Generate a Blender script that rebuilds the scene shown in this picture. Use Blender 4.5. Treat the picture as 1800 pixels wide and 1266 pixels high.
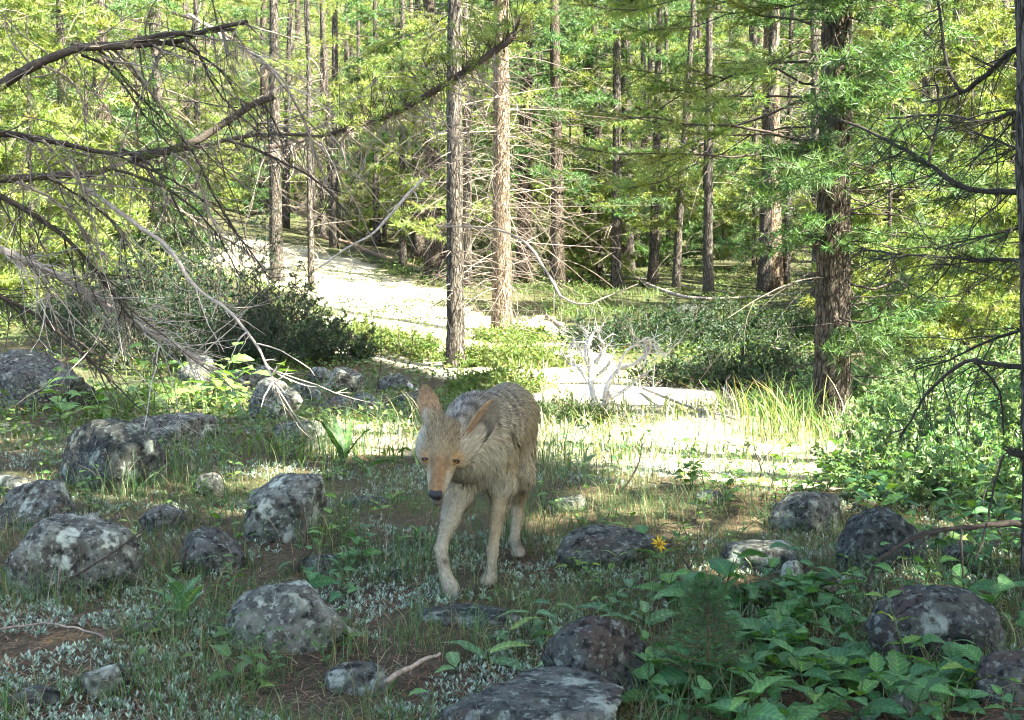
import bpy, math, random
import numpy as np
from math import radians, sin, cos, pi, sqrt
from mathutils import Vector, Matrix, Quaternion

for _o in list(bpy.data.objects): bpy.data.objects.remove(_o)
SC = bpy.context.scene
COL = SC.collection
RS = np.random.RandomState(7)
random.seed(7)

# ------------------------------------------------------------------ camera
F_PX, CX, CY, W_PX = 2344.0, 900.0, 633.0, 1800.0
CAM_H, HORIZON = 0.9, 470.0
PITCH = math.atan((CY - HORIZON) / F_PX)
cam_d = bpy.data.cameras.new('camera')
cam_d.sensor_width = 36.0
cam_d.lens = 36.0 * F_PX / W_PX
cam_d.clip_start = 0.05
cam_d.clip_end = 2000.0
cam = bpy.data.objects.new('camera', cam_d)
COL.objects.link(cam)
cam.location = (0, 0, CAM_H)
cam.rotation_euler = (pi / 2 - PITCH, 0, 0)
SC.camera = cam

# ------------------------------------------------------------------ sky and sun
SUN_EL = radians(50)
SUN_AZ = radians(118)          # clockwise from +Y (the view direction): from the right, a little behind the camera
SUN = np.array([sin(SUN_AZ) * cos(SUN_EL), cos(SUN_AZ) * cos(SUN_EL), sin(SUN_EL)])
w = bpy.data.worlds.new('World')
SC.world = w
w.use_nodes = True
nt = w.node_tree
nt.nodes.clear()
sky = nt.nodes.new('ShaderNodeTexSky')
sky.sky_type = 'NISHITA'
sky.sun_disc = False
sky.sun_elevation = SUN_EL
sky.sun_rotation = SUN_AZ
sky.dust_density = 2.0
sky.air_density = 0.8
sky.ozone_density = 0.8
bg = nt.nodes.new('ShaderNodeBackground')
bg.inputs['Strength'].default_value = 0.10
wo = nt.nodes.new('ShaderNodeOutputWorld')
nt.links.new(sky.outputs[0], bg.inputs[0])
nt.links.new(bg.outputs[0], wo.inputs[0])
sd = bpy.data.lights.new('sun', 'SUN')
sd.energy = 5.0
sd.angle = radians(0.5)
sd.color = (1.0, 0.98, 0.88)
sun = bpy.data.objects.new('sun', sd)
COL.objects.link(sun)
sun.rotation_euler = Vector(-SUN).to_track_quat('-Z', 'Y').to_euler()
sun.location = (8, -4, 12)

SC.view_settings.view_transform = 'Standard'
SC.view_settings.look = 'None'
SC.view_settings.gamma = 1.0
SC.view_settings.exposure = 3.6
SC.cycles.max_bounces = 5
SC.cycles.diffuse_bounces = 3
SC.cycles.transmission_bounces = 3
SC.cycles.transparent_max_bounces = 4
SC.cycles.use_denoising = True
SC.cycles.sample_clamp_indirect = 6.0
SC.cycles.adaptive_threshold = 0.03
SC.cycles.filter_width = 1.1
# ------------------------------------------------------------------ helpers: noise, projection, meshes
def _hash(ix, iy, iz, seed):
    n = (ix.astype(np.int64) * 374761393 + iy.astype(np.int64) * 668265263 + iz.astype(np.int64) * 2147483647 + seed * 1274126177) & 0xFFFFFFFF
    n = ((n ^ (n >> 13)) * 1274126177) & 0xFFFFFFFF
    n = (n ^ (n >> 16)) & 0xFFFFFFFF
    return n.astype(np.float64) / 4294967295.0

def vnoise(p, seed=0):
    p = np.asarray(p, dtype=np.float64)
    i = np.floor(p); f = p - i; f = f * f * (3 - 2 * f)
    i = i.astype(np.int64)
    r = 0
    for dx in (0, 1):
        wx = f[..., 0] if dx else 1 - f[..., 0]
        for dy in (0, 1):
            wy = f[..., 1] if dy else 1 - f[..., 1]
            for dz in (0, 1):
                wz = f[..., 2] if dz else 1 - f[..., 2]
                r = r + wx * wy * wz * _hash(i[..., 0] + dx, i[..., 1] + dy, i[..., 2] + dz, seed)
    return r * 2 - 1

def fbm(p, seed=0, oct=4, gain=0.5):
    p = np.asarray(p, dtype=np.float64)
    a, s, t = 1.0, 0.0, 0.0
    for k in range(oct):
        s = s + a * vnoise(p * (2.03 ** k) + 17.3 * k, seed + k); t += a; a *= gain
    return s / t

def fbm2(x, y, scale, seed=0, oct=4, gain=0.5):
    return fbm(np.stack([np.asarray(x) / scale, np.asarray(y) / scale, np.zeros_like(np.asarray(x, dtype=float)) + 0.37 * seed], -1), seed, oct, gain)

def sat(x): return np.clip(x, 0, 1)
def sstep(a, b, x):
    t = sat((np.asarray(x, dtype=float) - a) / (b - a)); return t * t * (3 - 2 * t)
def unit(v):
    v = np.asarray(v, dtype=float); return v / np.maximum(np.linalg.norm(v, axis=-1, keepdims=True), 1e-9)

_F = np.array([0, cos(PITCH), -sin(PITCH)]); _U = np.array([0, sin(PITCH), cos(PITCH)])
def ray(px, py):
    d = _F + (px - CX) / F_PX * np.array([1.0, 0, 0]) + (CY - py) / F_PX * _U
    return d / d[1]
def P(px, py, d):
    """point of the place at distance d (metres ahead) seen towards a given direction"""
    return np.array([0, 0, CAM_H]) + ray(px, py) * d
def to_px(x, y, z):
    x = np.asarray(x, float); y = np.asarray(y, float); z = np.asarray(z, float) - CAM_H
    f = y * _F[1] + z * _F[2]; u = y * _U[1] + z * _U[2]
    f = np.where(f < 0.05, 0.05, f)
    return CX + F_PX * x / f, CY - F_PX * u / f

def terrain(x, y):
    x = np.asarray(x, float); y = np.asarray(y, float)
    sp = lambda t, k: np.log1p(np.exp(np.clip(t / k, -30, 30))) * k
    h = 0.07 * sp(y - 12.6, 1.0)
    h = h + 0.115 * sp(-(x + 0.6), 0.5) * sstep(7.5, 20, y)
    h = h + 0.38 * sp(y - 40, 3.0)
    h = h + 0.16 * fbm2(x, y, 3.1, 3, 3) * sstep(4.5, 12, y) + 0.035 * fbm2(x, y, 0.75, 5, 3) * sstep(0.25, 1.1, np.hypot(x + 0.05, (y - 3.9)))
    return h
def ground_at(px, py):
    d = ray(px, py)
    y = np.concatenate([np.linspace(1.3, 30, 120), np.linspace(30.5, 120, 40)])
    for it in range(2):
        z = CAM_H + d[2] * y; x = d[0] * y
        below = np.nonzero(z <= terrain(x, y))[0]
        k = below[0] if len(below) else len(y) - 1
        if it == 0: y = np.linspace(y[max(k - 1, 0)], y[k], 60)
    return np.array([x[k], y[k], float(terrain(x[k], y[k]))])

def mesh_np(name, v, faces, colors=None, smooth=False, normals=None):
    """faces: list of (F,k) int arrays"""
    if not isinstance(faces, (list, tuple)): faces = [faces]
    faces = [np.asarray(f, dtype=np.int32) for f in faces if len(f)]
    v = np.asarray(v, dtype=np.float32)
    me = bpy.data.meshes.new(name)
    me.vertices.add(len(v)); me.vertices.foreach_set('co', v.ravel())
    nl = sum(f.size for f in faces); nf = sum(len(f) for f in faces)
    me.loops.add(nl); me.polygons.add(nf)
    me.loops.foreach_set('vertex_index', np.concatenate([f.ravel() for f in faces]))
    tot = np.concatenate([np.full(len(f), f.shape[1], np.int32) for f in faces])
    st = np.concatenate([[0], np.cumsum(tot)[:-1]]).astype(np.int32)
    me.polygons.foreach_set('loop_start', st)
    if smooth: me.polygons.foreach_set('use_smooth', np.ones(nf, dtype=bool))
    me.update(calc_edges=True)
    if colors is not None:
        c = np.ones((len(v), 4), np.float32); c[:, :3] = colors
        at = me.color_attributes.new('Col', 'FLOAT_COLOR', 'POINT'); at.data.foreach_set('color', c.ravel())
    if normals is not None:
        me.normals_split_custom_set_from_vertices(np.asarray(normals, dtype=np.float32))
    return me

def link(name, data, mat=None, parent=None, loc=None, rot=None, scale=None, label=None, cat=None, group=None, kind=None):
    o = bpy.data.objects.new(name, data)
    COL.objects.link(o)
    if mat is not None and data is not None and len(data.materials) == 0: data.materials.append(mat)
    if parent is not None: o.parent = parent
    if loc is not None: o.location = [float(t) for t in loc]
    if rot is not None: o.rotation_euler = rot
    if scale is not None: o.scale = (scale,) * 3 if np.isscalar(scale) else scale
    if label: o['label'] = label
    if cat: o['category'] = cat
    if group: o['group'] = group
    if kind: o['kind'] = kind
    return o
def thing(name, loc, label, cat, group=None, rotz=0.0, scale=None):
    return link(name, None, loc=loc, rot=(0, 0, rotz), scale=scale, label=label, cat=cat, group=group)
def copy_thing(root, loc, rotz=0.0, scale=None, label=None, group=None):
    r = root.copy(); COL.objects.link(r); r.location = [float(t) for t in loc]; r.rotation_euler = (0, 0, rotz)
    if scale is not None: r.scale = (scale,) * 3 if np.isscalar(scale) else scale
    if label: r['label'] = label
    if group: r['group'] = group
    for ch in list(root.children):
        c = ch.copy(); COL.objects.link(c); c.parent = r
        for g in list(ch.children):
            d = g.copy(); COL.objects.link(d); d.parent = c
    return r

class Geo:
    """collects triangles/quads with colours"""
    def __init__(s): s.v = []; s.q = []; s.t = []; s.c = []; s.n = 0
    def add(s, v, quads=None, tris=None, col=None):
        v = np.asarray(v, float)
        if quads is not None and len(quads): s.q.append(np.asarray(quads, np.int64) + s.n)
        if tris is not None and len(tris): s.t.append(np.asarray(tris, np.int64) + s.n)
        if col is None: col = np.ones(3)
        col = np.asarray(col, float)
        s.c.append(np.broadcast_to(col, (len(v), 3)) if col.ndim == 1 else col)
        s.v.append(v); s.n += len(v)
    def tube(s, pts, rad, k=5, col=None, cap=True):
        pts = np.asarray(pts, float); n = len(pts)
        rad = np.broadcast_to(np.asarray(rad, float), (n,))
        t = np.gradient(pts, axis=0); t = unit(t)
        ref = np.array([0, 0, 1.0]) if abs(t[0, 2]) < 0.9 else np.array([1.0, 0, 0])
        a = unit(np.cross(t, ref)); b = np.cross(t, a)
        ang = np.arange(k) * 2 * pi / k
        ring = a[:, None, :] * np.cos(ang)[None, :, None] + b[:, None, :] * np.sin(ang)[None, :, None]
        v = pts[:, None, :] + ring * rad[:, None, None]
        i = np.arange(n - 1)[:, None] * k; j = np.arange(k)[None, :]; j2 = (j + 1) % k
        q = np.stack([i + j, i + j2, i + k + j2, i + k + j], -1).reshape(-1, 4)
        v = v.reshape(-1, 3)
        tr = None
        if cap:
            v = np.concatenate([v, pts[:1], pts[-1:]])
            e = (n - 1) * k; c0 = n * k
            jj = np.arange(k); jk = (jj + 1) % k
            tr = np.concatenate([np.stack([jk, jj, np.full(k, c0)], -1), np.stack([e + jj, e + jk, np.full(k, c0 + 1)], -1)])
        s.add(v, q, tr, col)
    def needles(s, a, b, per, L, W, col, rng, spread=0.9, jit=0.25, up=0.0):
        """needles along many twigs a->b (N,3)"""
        a = np.asarray(a, float); b = np.asarray(b, float); N = len(a)
        if N == 0: return
        t = rng.uniform(0.05, 1.05, (N, per, 1))
        base = a[:, None] + (b - a)[:, None] * t
        ax = unit(b - a)[:, None]
        rnd = unit(rng.normal(size=(N, per, 3)))
        d = unit(ax * (1 - 0.45 * spread) + rnd * spread + np.array([0, 0, up]))
        ln = L * rng.uniform(0.65, 1.15, (N, per, 1))
        side = unit(np.cross(d, rng.normal(size=(N, per, 3)))) * W * 0.5
        v = np.stack([base - side, base + side, base + d * ln], 2).reshape(-1, 3)
        idx = np.arange(len(v)).reshape(-1, 3)
        col = np.asarray(col, float)
        if col.ndim == 1: col = np.broadcast_to(col, (N, 3))
        c = col[:, None, :] * (1 + jit * rng.uniform(-1, 1, (N, per, 1)))
        c = np.repeat(c.reshape(-1, 3), 3, axis=0)
        s.add(v, tris=idx, col=c)
    def sticks(s, a, b, r0, r1, col):
        a = np.asarray(a, float); b = np.asarray(b, float); N = len(a)
        if N == 0: return
        d = unit(b - a); ref = np.where(np.abs(d[:, 2:3]) < 0.9, np.array([[0, 0, 1.0]]), np.array([[1.0, 0, 0]]))
        x = unit(np.cross(d, ref)); y = np.cross(d, x); ang = np.arange(3) * 2 * pi / 3
        ring = x[:, None] * np.cos(ang)[None, :, None] + y[:, None] * np.sin(ang)[None, :, None]
        v = np.concatenate([a[:, None] + ring * r0, b[:, None] + ring * r1], 1).reshape(-1, 3)
        o = np.arange(N)[:, None, None] * 6
        q = (o + np.array([[0, 1, 4, 3], [1, 2, 5, 4], [2, 0, 3, 5]])[None]).reshape(-1, 4)
        col = np.asarray(col, float)
        s.add(v, quads=q, col=col if col.ndim == 1 else np.repeat(col, 6, 0))
    def blades(s, o, d, h, w, col, rng, seg=3, bend=0.5):
        """grass blades: bases o (N,3), bend directions d, heights h, widths w"""
        o = np.asarray(o, float); N = len(o)
        if N == 0: return
        h = np.broadcast_to(np.asarray(h, float), (N,))[:, None]; w = np.broadcast_to(np.asarray(w, float), (N,))[:, None]
        d = unit(d); side = unit(np.cross(d, [0, 0, 1.0]) + 0.3 * rng.normal(size=(N, 3))) * w * 0.5
        bd = bend * rng.uniform(0.2, 1.4, (N, 1)); vs = []
        for k in range(seg + 1):
            t = k / seg
            c = o + np.array([0, 0, 1.0]) * h * (t - 0.35 * bd * t * t) + d * h * bd * t * t
            if k < seg: vs += [c - side * (1 - 0.55 * t), c + side * (1 - 0.55 * t)]
            else: vs.append(c)
        m = 2 * seg + 1; v = np.stack(vs, 1).reshape(-1, 3); off = np.arange(N)[:, None, None] * m
        qs = np.array([[2 * k, 2 * k + 1, 2 * k + 3, 2 * k + 2] for k in range(seg - 1)])
        q = (off + qs[None]).reshape(-1, 4) if seg > 1 else None
        t3 = (off + np.array([[2 * seg - 2, 2 * seg - 1, 2 * seg]])[None]).reshape(-1, 3)
        col = np.asarray(col, float)
        if col.ndim == 1: col = np.broadcast_to(col, (N, 3))
        s.add(v, quads=q, tris=t3, col=np.repeat(col, m, 0))
    def mesh(s, name, smooth=False):
        fs = []
        if s.q: fs.append(np.concatenate(s.q))
        if s.t: fs.append(np.concatenate(s.t))
        return mesh_np(name, np.concatenate(s.v), fs, np.concatenate(s.c), smooth)

# ------------------------------------------------------------------ materials
class NT:
    def __init__(s, name):
        s.m = bpy.data.materials.new(name); s.m.use_nodes = True; s.t = s.m.node_tree; s.t.nodes.clear()
        s.out = s.n('OutputMaterial')
    def n(s, typ, **kw):
        x = s.t.nodes.new('ShaderNode' + typ)
        for k, v in kw.items(): setattr(x, k, v)
        return x
    def l(s, a, b): s.t.links.new(a, b)
    def noise(s, scale, detail=5, rough=0.6, vec=None, dist=0.0):
        x = s.n('TexNoise'); x.inputs['Scale'].default_value = scale; x.inputs['Detail'].default_value = detail
        x.inputs['Roughness'].default_value = rough; x.inputs['Distortion'].default_value = dist
        if vec is not None: s.l(vec, x.inputs['Vector'])
        return x.outputs['Fac']
    def ramp(s, fac, stops, interp='LINEAR'):
        x = s.n('ValToRGB'); e = x.color_ramp.elements; x.color_ramp.interpolation = interp
        while len(e) < len(stops): e.new(0.5)
        for i, (p, c) in enumerate(stops):
            e[i].position = p; e[i].color = (*c, 1) if len(c) == 3 else c
        s.l(fac, x.inputs['Fac']); return x.outputs['Color']
    def mix(s, fac, a, b, mode='MIX'):
        x = s.n('Mix', data_type='RGBA', blend_type=mode)
        for v, i in ((fac, 0), (a, 6), (b, 7)):
            if isinstance(v, (int, float)): x.inputs[i].default_value = v
            elif isinstance(v, tuple): x.inputs[i].default_value = (*v, 1)
            else: s.l(v, x.inputs[i])
        return x.outputs[2]
    def attr(s, name='Col'):
        x = s.n('Attribute'); x.attribute_name = name; return x.outputs['Color']
    def obj(s):
        return s.n('TexCoord').outputs['Object']
    def geo(s):
        return s.n('NewGeometry').outputs['Position']
    def princ(s, col, rough=0.8, spec=0.3, normal=None):
        p = s.n('BsdfPrincipled')
        if isinstance(col, tuple): p.inputs['Base Color'].default_value = (*col, 1)
        else: s.l(col, p.inputs['Base Color'])
        if isinstance(rough, (int, float)): p.inputs['Roughness'].default_value = rough
        else: s.l(rough, p.inputs['Roughness'])
        p.inputs['Specular IOR Level'].default_value = spec
        if normal is not None: s.l(normal, p.inputs['Normal'])
        return p
    def bump(s, h, strength=0.5, dist=0.02):
        b = s.n('Bump'); b.inputs['Strength'].default_value = strength; b.inputs['Distance'].default_value = dist
        s.l(h, b.inputs['Height']); return b.outputs['Normal']
    def done(s, sh):
        s.l(sh, s.out.inputs['Surface']); return s.m

def leaf_mat(name, tint=(1, 1, 1), trans=0.35, rough=0.6, spec=0.25, noise=0.0, ttint=(1.25, 1.2, 0.55)):
    t = NT(name)
    c = t.mix(1.0, t.attr(), tint, 'MULTIPLY')
    if noise:
        f = t.noise(noise, 3, 0.6, t.geo())
        c = t.mix(1.0, c, t.ramp(f, [(0.3, (0.78, 0.78, 0.78)), (0.7, (1.15, 1.15, 1.1))]), 'MULTIPLY')
    p = t.princ(c, rough, spec)
    tr = t.n('BsdfTranslucent'); t.l(t.mix(1.0, c, ttint, 'MULTIPLY'), tr.inputs['Color'])
    mx = t.n('MixShader'); mx.inputs[0].default_value = trans
    t.l(p.outputs[0], mx.inputs[1]); t.l(tr.outputs[0], mx.inputs[2])
    return t.done(mx.outputs[0])

def col_mat(name, rough=0.85, spec=0.15, bump=None):
    t = NT(name); nrm = None
    if bump: nrm = t.bump(t.noise(bump, 4, 0.65, t.geo()), 0.6, 0.01)
    return t.done(t.princ(t.attr(), rough, spec, nrm).outputs[0])
# ------------------------------------------------------------------ where the sun comes through the canopy
LIT = [
 [(935,790),(925,745),(850,690),(805,620),(850,560),(950,548),(1030,590),(1070,640),(1210,675),(1340,735),(1440,765),(1580,805),(1620,855),(1440,862),(1200,838),(1050,822),(945,815)],
 [(505,748),(600,735),(740,745),(740,800),(560,795)],
 [(320,405),(480,425),(560,435),(700,485),(800,520),(870,560),(790,612),(640,580),(520,515),(330,465)],
 [(1500,735),(1560,700),(1800,740),(1800,890),(1700,885),(1560,830)],
 [(1480,660),(1560,640),(1800,720),(1800,760),(1640,735),(1520,720)],
 [(520,545),(640,565),(780,605),(880,650),(800,665),(690,640),(540,615)],
 [(90,615),(330,600),(360,685),(140,690)],
 [(250,690),(480,690),(480,735),(260,735)],
 [(1180,560),(1260,570),(1270,620),(1190,620)],
]
SPOTS = [(497,842,42),(135,1120,60),(30,1150,50),(185,945,40),(60,960,38),(905,962,22),(1300,1012,50),(1420,1030,26),(1570,1010,40),(1100,840,40),(640,775,50),(960,1000,16),(420,900,22),(690,905,20),(1000,905,40),(1340,860,50),(300,900,22),(1640,1010,45),(230,1020,25),(1040,870,30),(560,800,40)]
LIT_TRUNKS = []      # (base, from height, to height, half width)
def in_poly(x, y, poly):
    x = np.asarray(x, float); y = np.asarray(y, float); r = np.zeros(x.shape, bool)
    n = len(poly)
    for i in range(n):
        (x1, y1), (x2, y2) = poly[i], poly[(i + 1) % n]
        c = ((y1 > y) != (y2 > y)) & (x < (x2 - x1) * (y - y1) / (y2 - y1 + 1e-12) + x1)
        r ^= c
    return r
def sun_hit(p):
    """where the sun ray through p meets the ground"""
    p = np.asarray(p, float); z = terrain(p[:, 0], p[:, 1])
    for _ in range(3):
        t = (p[:, 2] - z) / SUN[2]
        q = p - SUN * t[:, None]
        z = terrain(q[:, 0], q[:, 1])
    return q
def gap(p, flecks=0.0):
    """True where a crown has an opening, so that the sun reaches one of the bright patches of forest floor"""
    q = sun_hit(p)
    x, y = to_px(q[:, 0], q[:, 1], terrain(q[:, 0], q[:, 1]))
    ok = q[:, 1] > 1.5
    jx = 14 * fbm2(q[:, 0], q[:, 1], 0.5, 41, 2); jy = 8 * fbm2(q[:, 0], q[:, 1], 0.5, 43, 2)
    r = np.zeros(len(p), bool)
    for g in LIT: r |= in_poly(x + jx, y + jy, g)
    for sx, sy, sr in SPOTS: r |= ((x + 2 * jx - sx) ** 2 + (2.0 * (y + jy - sy)) ** 2) < sr * sr
    for base, z0, z1, rad in LIT_TRUNKS:
        e1 = unit(np.cross(SUN, [0, 0, 1.0])); e2 = np.cross(e1, SUN); d = p - base
        a = (d + np.array([0, 0, 0.0])) @ e1; b = d @ e2; lo_, hi_ = z0 * e2[2], z1 * e2[2]
        r |= (np.abs(a) < rad) & (b > min(lo_, hi_)) & (b < max(lo_, hi_)) & (d @ SUN > 0.1)
    if flecks: r |= fbm2(q[:, 0], q[:, 1], 0.22, 47, 2) > flecks
    a0, a1 = np.array([-0.16, 3.55, 0.40]), np.array([-0.02, 4.42, 0.44])      # the coyote stands in shade
    e1 = unit(np.cross(SUN, [0, 0, 1.0])); e2 = np.cross(e1, SUN); E = np.stack([e1, e2], -1)
    q2, s0, s1 = p @ E, a0 @ E, a1 @ E; t = sat((q2 - s0) @ (s1 - s0) / ((s1 - s0) @ (s1 - s0)))
    r &= np.linalg.norm(q2 - s0 - t[:, None] * (s1 - s0), axis=1) > 0.24
    return r & ok

# ------------------------------------------------------------------ ground
def build_ground():
    ys = np.concatenate([np.linspace(-14, 1.4, 30), np.linspace(1.5, 6.5, 150), np.geomspace(6.53, 22, 120), np.geomspace(22.5, 170, 60)])
    uu = np.linspace(-1, 1, 211); uu = 0.35 * uu + 0.65 * uu ** 3
    wid = np.where(ys < 1.5, 16, 3.2 + 1.15 * np.maximum(ys, 1.5) + 11)
    X = uu[None] * wid[:, None]; Y = np.repeat(ys[:, None], len(uu), 1)
    Zt = terrain(X, Y) + 0.012 * fbm2(X, Y, 0.12, 15, 3)
    v = np.stack([X, Y, Zt], -1).reshape(-1, 3); n2 = len(uu)
    i = np.arange(len(ys) - 1)[:, None] * n2 + np.arange(n2 - 1)[None]
    q = np.stack([i, i + 1, i + n2 + 1, i + n2], -1).reshape(-1, 4)
    # what lies on the ground: needle litter, bare soil, moss, dry grass lightened over the sun patches to paint their glare
    px, py = to_px(v[:, 0], v[:, 1], v[:, 2])
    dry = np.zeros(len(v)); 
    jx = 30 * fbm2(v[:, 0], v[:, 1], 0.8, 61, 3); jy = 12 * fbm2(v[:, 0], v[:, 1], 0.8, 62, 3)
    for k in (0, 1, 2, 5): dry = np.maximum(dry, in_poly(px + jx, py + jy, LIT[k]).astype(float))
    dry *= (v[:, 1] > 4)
    n1 = fbm2(v[:, 0], v[:, 1], 0.5, 63, 4); n2_ = fbm2(v[:, 0], v[:, 1], 1.3, 64, 3)
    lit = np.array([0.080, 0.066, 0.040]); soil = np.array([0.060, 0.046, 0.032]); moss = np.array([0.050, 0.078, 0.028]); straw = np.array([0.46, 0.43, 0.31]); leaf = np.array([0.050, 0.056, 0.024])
    mixc = lambda a, b, t: a * (1 - t[:, None]) + b * t[:, None]
    c = mixc(np.broadcast_to(lit, v.shape), np.broadcast_to(soil, v.shape), sstep(-0.1, 0.35, n1))
    c = mixc(c, np.broadcast_to(moss, v.shape), sstep(-0.15, 0.35, n2_) * 0.85)
    c = mixc(c, np.broadcast_to(leaf, v.shape), sstep(9, 16, v[:, 1]) * 0.8)
    c = mixc(c, np.broadcast_to(straw, v.shape), dry * (0.45 + 0.5 * sstep(-0.3, 0.2, n1)))  # straw follows the sun-patch outlines, sunlight put into the ground colour
    t = NT('forest floor')
    g = t.geo()
    fine = t.noise(140, 6, 0.75, g); mid = t.noise(26, 5, 0.65, g, 0.6)
    col = t.mix(1.0, t.attr(), t.ramp(fine, [(0.25, (0.35, 0.35, 0.35)), (0.5, (0.95, 0.92, 0.88)), (0.75, (1.7, 1.6, 1.4))]), 'MULTIPLY')
    col = t.mix(1.0, col, t.ramp(mid, [(0.3, (0.6, 0.6, 0.6)), (0.7, (1.25, 1.2, 1.1))]), 'MULTIPLY')
    m = t.done(t.princ(col, 0.95, 0.1, t.bump(t.mix(0.5, fine, mid), 0.8, 0.02)).outputs[0])
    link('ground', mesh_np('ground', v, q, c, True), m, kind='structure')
build_ground()
# ------------------------------------------------------------------ trees
def bark_mat(name, dark, mid, light, sx=9.0, sz=2.2, bump=0.9):
    t = NT(name)
    mp = t.n('Mapping'); mp.inputs['Scale'].default_value = (sx, sx, sz)
    tc = t.n('TexCoord'); t.l(tc.outputs['Object'], mp.inputs['Vector'])
    v = t.n('TexVoronoi'); v.feature = 'DISTANCE_TO_EDGE'; v.inputs['Scale'].default_value = 4.0
    wob = t.n('TexNoise'); wob.inputs['Scale'].default_value = 6.0; t.l(mp.outputs[0], wob.inputs['Vector'])
    ad = t.n('VectorMath', operation='ADD'); t.l(mp.outputs[0], ad.inputs[0])
    sc = t.n('VectorMath', operation='SCALE'); t.l(wob.outputs['Color'], sc.inputs[0]); sc.inputs['Scale'].default_value = 0.35
    t.l(sc.outputs[0], ad.inputs[1]); t.l(ad.outputs[0], v.inputs['Vector'])
    nz = t.noise(7, 6, 0.7, mp.outputs[0])
    plate = t.ramp(v.outputs['Distance'], [(0.0, (0.0,) * 3), (0.16, (1.0,) * 3)])
    col = t.ramp(nz, [(0.3, dark), (0.5, mid), (0.72, light)])
    col = t.mix(1.0, col, t.ramp(v.outputs['Distance'], [(0.0, (0.28, 0.25, 0.22)), (0.14, (1, 1, 1))]), 'MULTIPLY')
    hgt = t.mix(0.5, plate, nz)
    return t.done(t.princ(col, 0.9, 0.12, t.bump(hgt, bump, 0.03)).outputs[0])
BARK_BROWN = bark_mat('brown plated bark', (0.036, 0.030, 0.023), (0.088, 0.069, 0.049), (0.175, 0.140, 0.10))
BARK_ORANGE = bark_mat('orange plated bark', (0.08, 0.058, 0.040), (0.19, 0.14, 0.09), (0.35, 0.28, 0.20))
BARK_GREY = bark_mat('grey brown bark', (0.042, 0.037, 0.030), (0.095, 0.081, 0.062), (0.19, 0.165, 0.13))
NEEDLE = leaf_mat('pine needles', (1, 1, 1), 0.35, 0.55, 0.3)
TWIG = col_mat('dead twigs', 0.9, 0.1)
def vary(c, rng, amt, n):
    c = np.asarray(c, float)
    return c * (1 + amt * rng.normal(size=(n, 1))) * (1 + 0.5 * amt * rng.normal(size=(n, 3)))

def trunk_geo(H, r0, rng, lean=(0, 0), k=12, n=26, rough=0.0, col=(0.1, 0.1, 0.1), flare=0.35, r_top=0.15):
    g = Geo()
    z = H * np.linspace(0, 1, n) ** 1.25
    wob = np.cumsum(rng.normal(size=(n, 2)) * 0.008 * H / n, axis=0) * 1.5
    pts = np.stack([lean[0] * z + wob[:, 0] * 1.0, lean[1] * z + wob[:, 1], z - 0.12], -1)
    rad = r0 * (1 - (1 - r_top) * z / H) * (1 + flare * np.exp(-z / (r0 * 2.2)))
    g.tube(pts, rad, k, col)
    if rough:
        v = g.v[0]; m = (n * k); ring = np.repeat(np.arange(n), k)
        ctr = pts[ring]; d = v[:m] - ctr
        ang = np.arctan2(d[:, 1], d[:, 0])
        pat = fbm(np.stack([np.cos(ang) * 6 * r0 / 0.12, np.sin(ang) * 6 * r0 / 0.12, v[:m, 2] * 5.0], -1), rng.randint(99), 4, 0.6)
        v[:m] = ctr + d * (1 + rough * (np.abs(pat) * 2.2 - 0.35))[:, None]
    return g, pts

def at_h(pts, z):
    z = np.clip(z, pts[0, 2], pts[-1, 2])
    return np.stack([np.interp(z, pts[:, 2], pts[:, 0]), np.interp(z, pts[:, 2], pts[:, 1]), z], -1)

def dead_twigs(g, pts, rng, n, z0, z1, L, col=(0.22, 0.18, 0.14), thick=0.006, sub=4, droop=0.55, az=None):
    """bare dead branches round a trunk, each with thin side twigs"""
    for i in range(n):
        z = rng.uniform(z0, z1); a = rng.uniform(0, 2 * pi) if az is None else rng.normal(az, 0.7)
        l = L * rng.uniform(0.35, 1.1); o = at_h(pts, z)
        d = np.array([cos(a), sin(a), rng.uniform(-0.25, 0.3)]); t = np.linspace(0, 1, 6)[:, None]
        c = np.asarray(col) * rng.uniform(0.3, 1.2)
        bend = rng.normal(size=3) * 0.28
        pl = o + d * l * t + bend * l * t ** 2 - np.array([0, 0, droop * l * rng.uniform(0.3, 1.2)]) * t ** 2
        g.tube(pl, thick * rng.uniform(0.6, 1.3) * np.linspace(1, 0.25, 6), 4, c, cap=False)
        for s in range(rng.randint(sub + 1)):
            q = pl[rng.randint(1, 5)]; dd = unit(d + rng.normal(size=3) * 0.8 + np.array([0, 0, -0.4])); ll = l * rng.uniform(0.2, 0.5)
            tt = np.linspace(0, 1, 4)[:, None]
            g.tube(q + dd * ll * tt + rng.normal(size=3) * 0.12 * ll * tt ** 2, thick * 0.45 * np.linspace(1, 0.4, 4), 3, c, cap=False)

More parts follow.
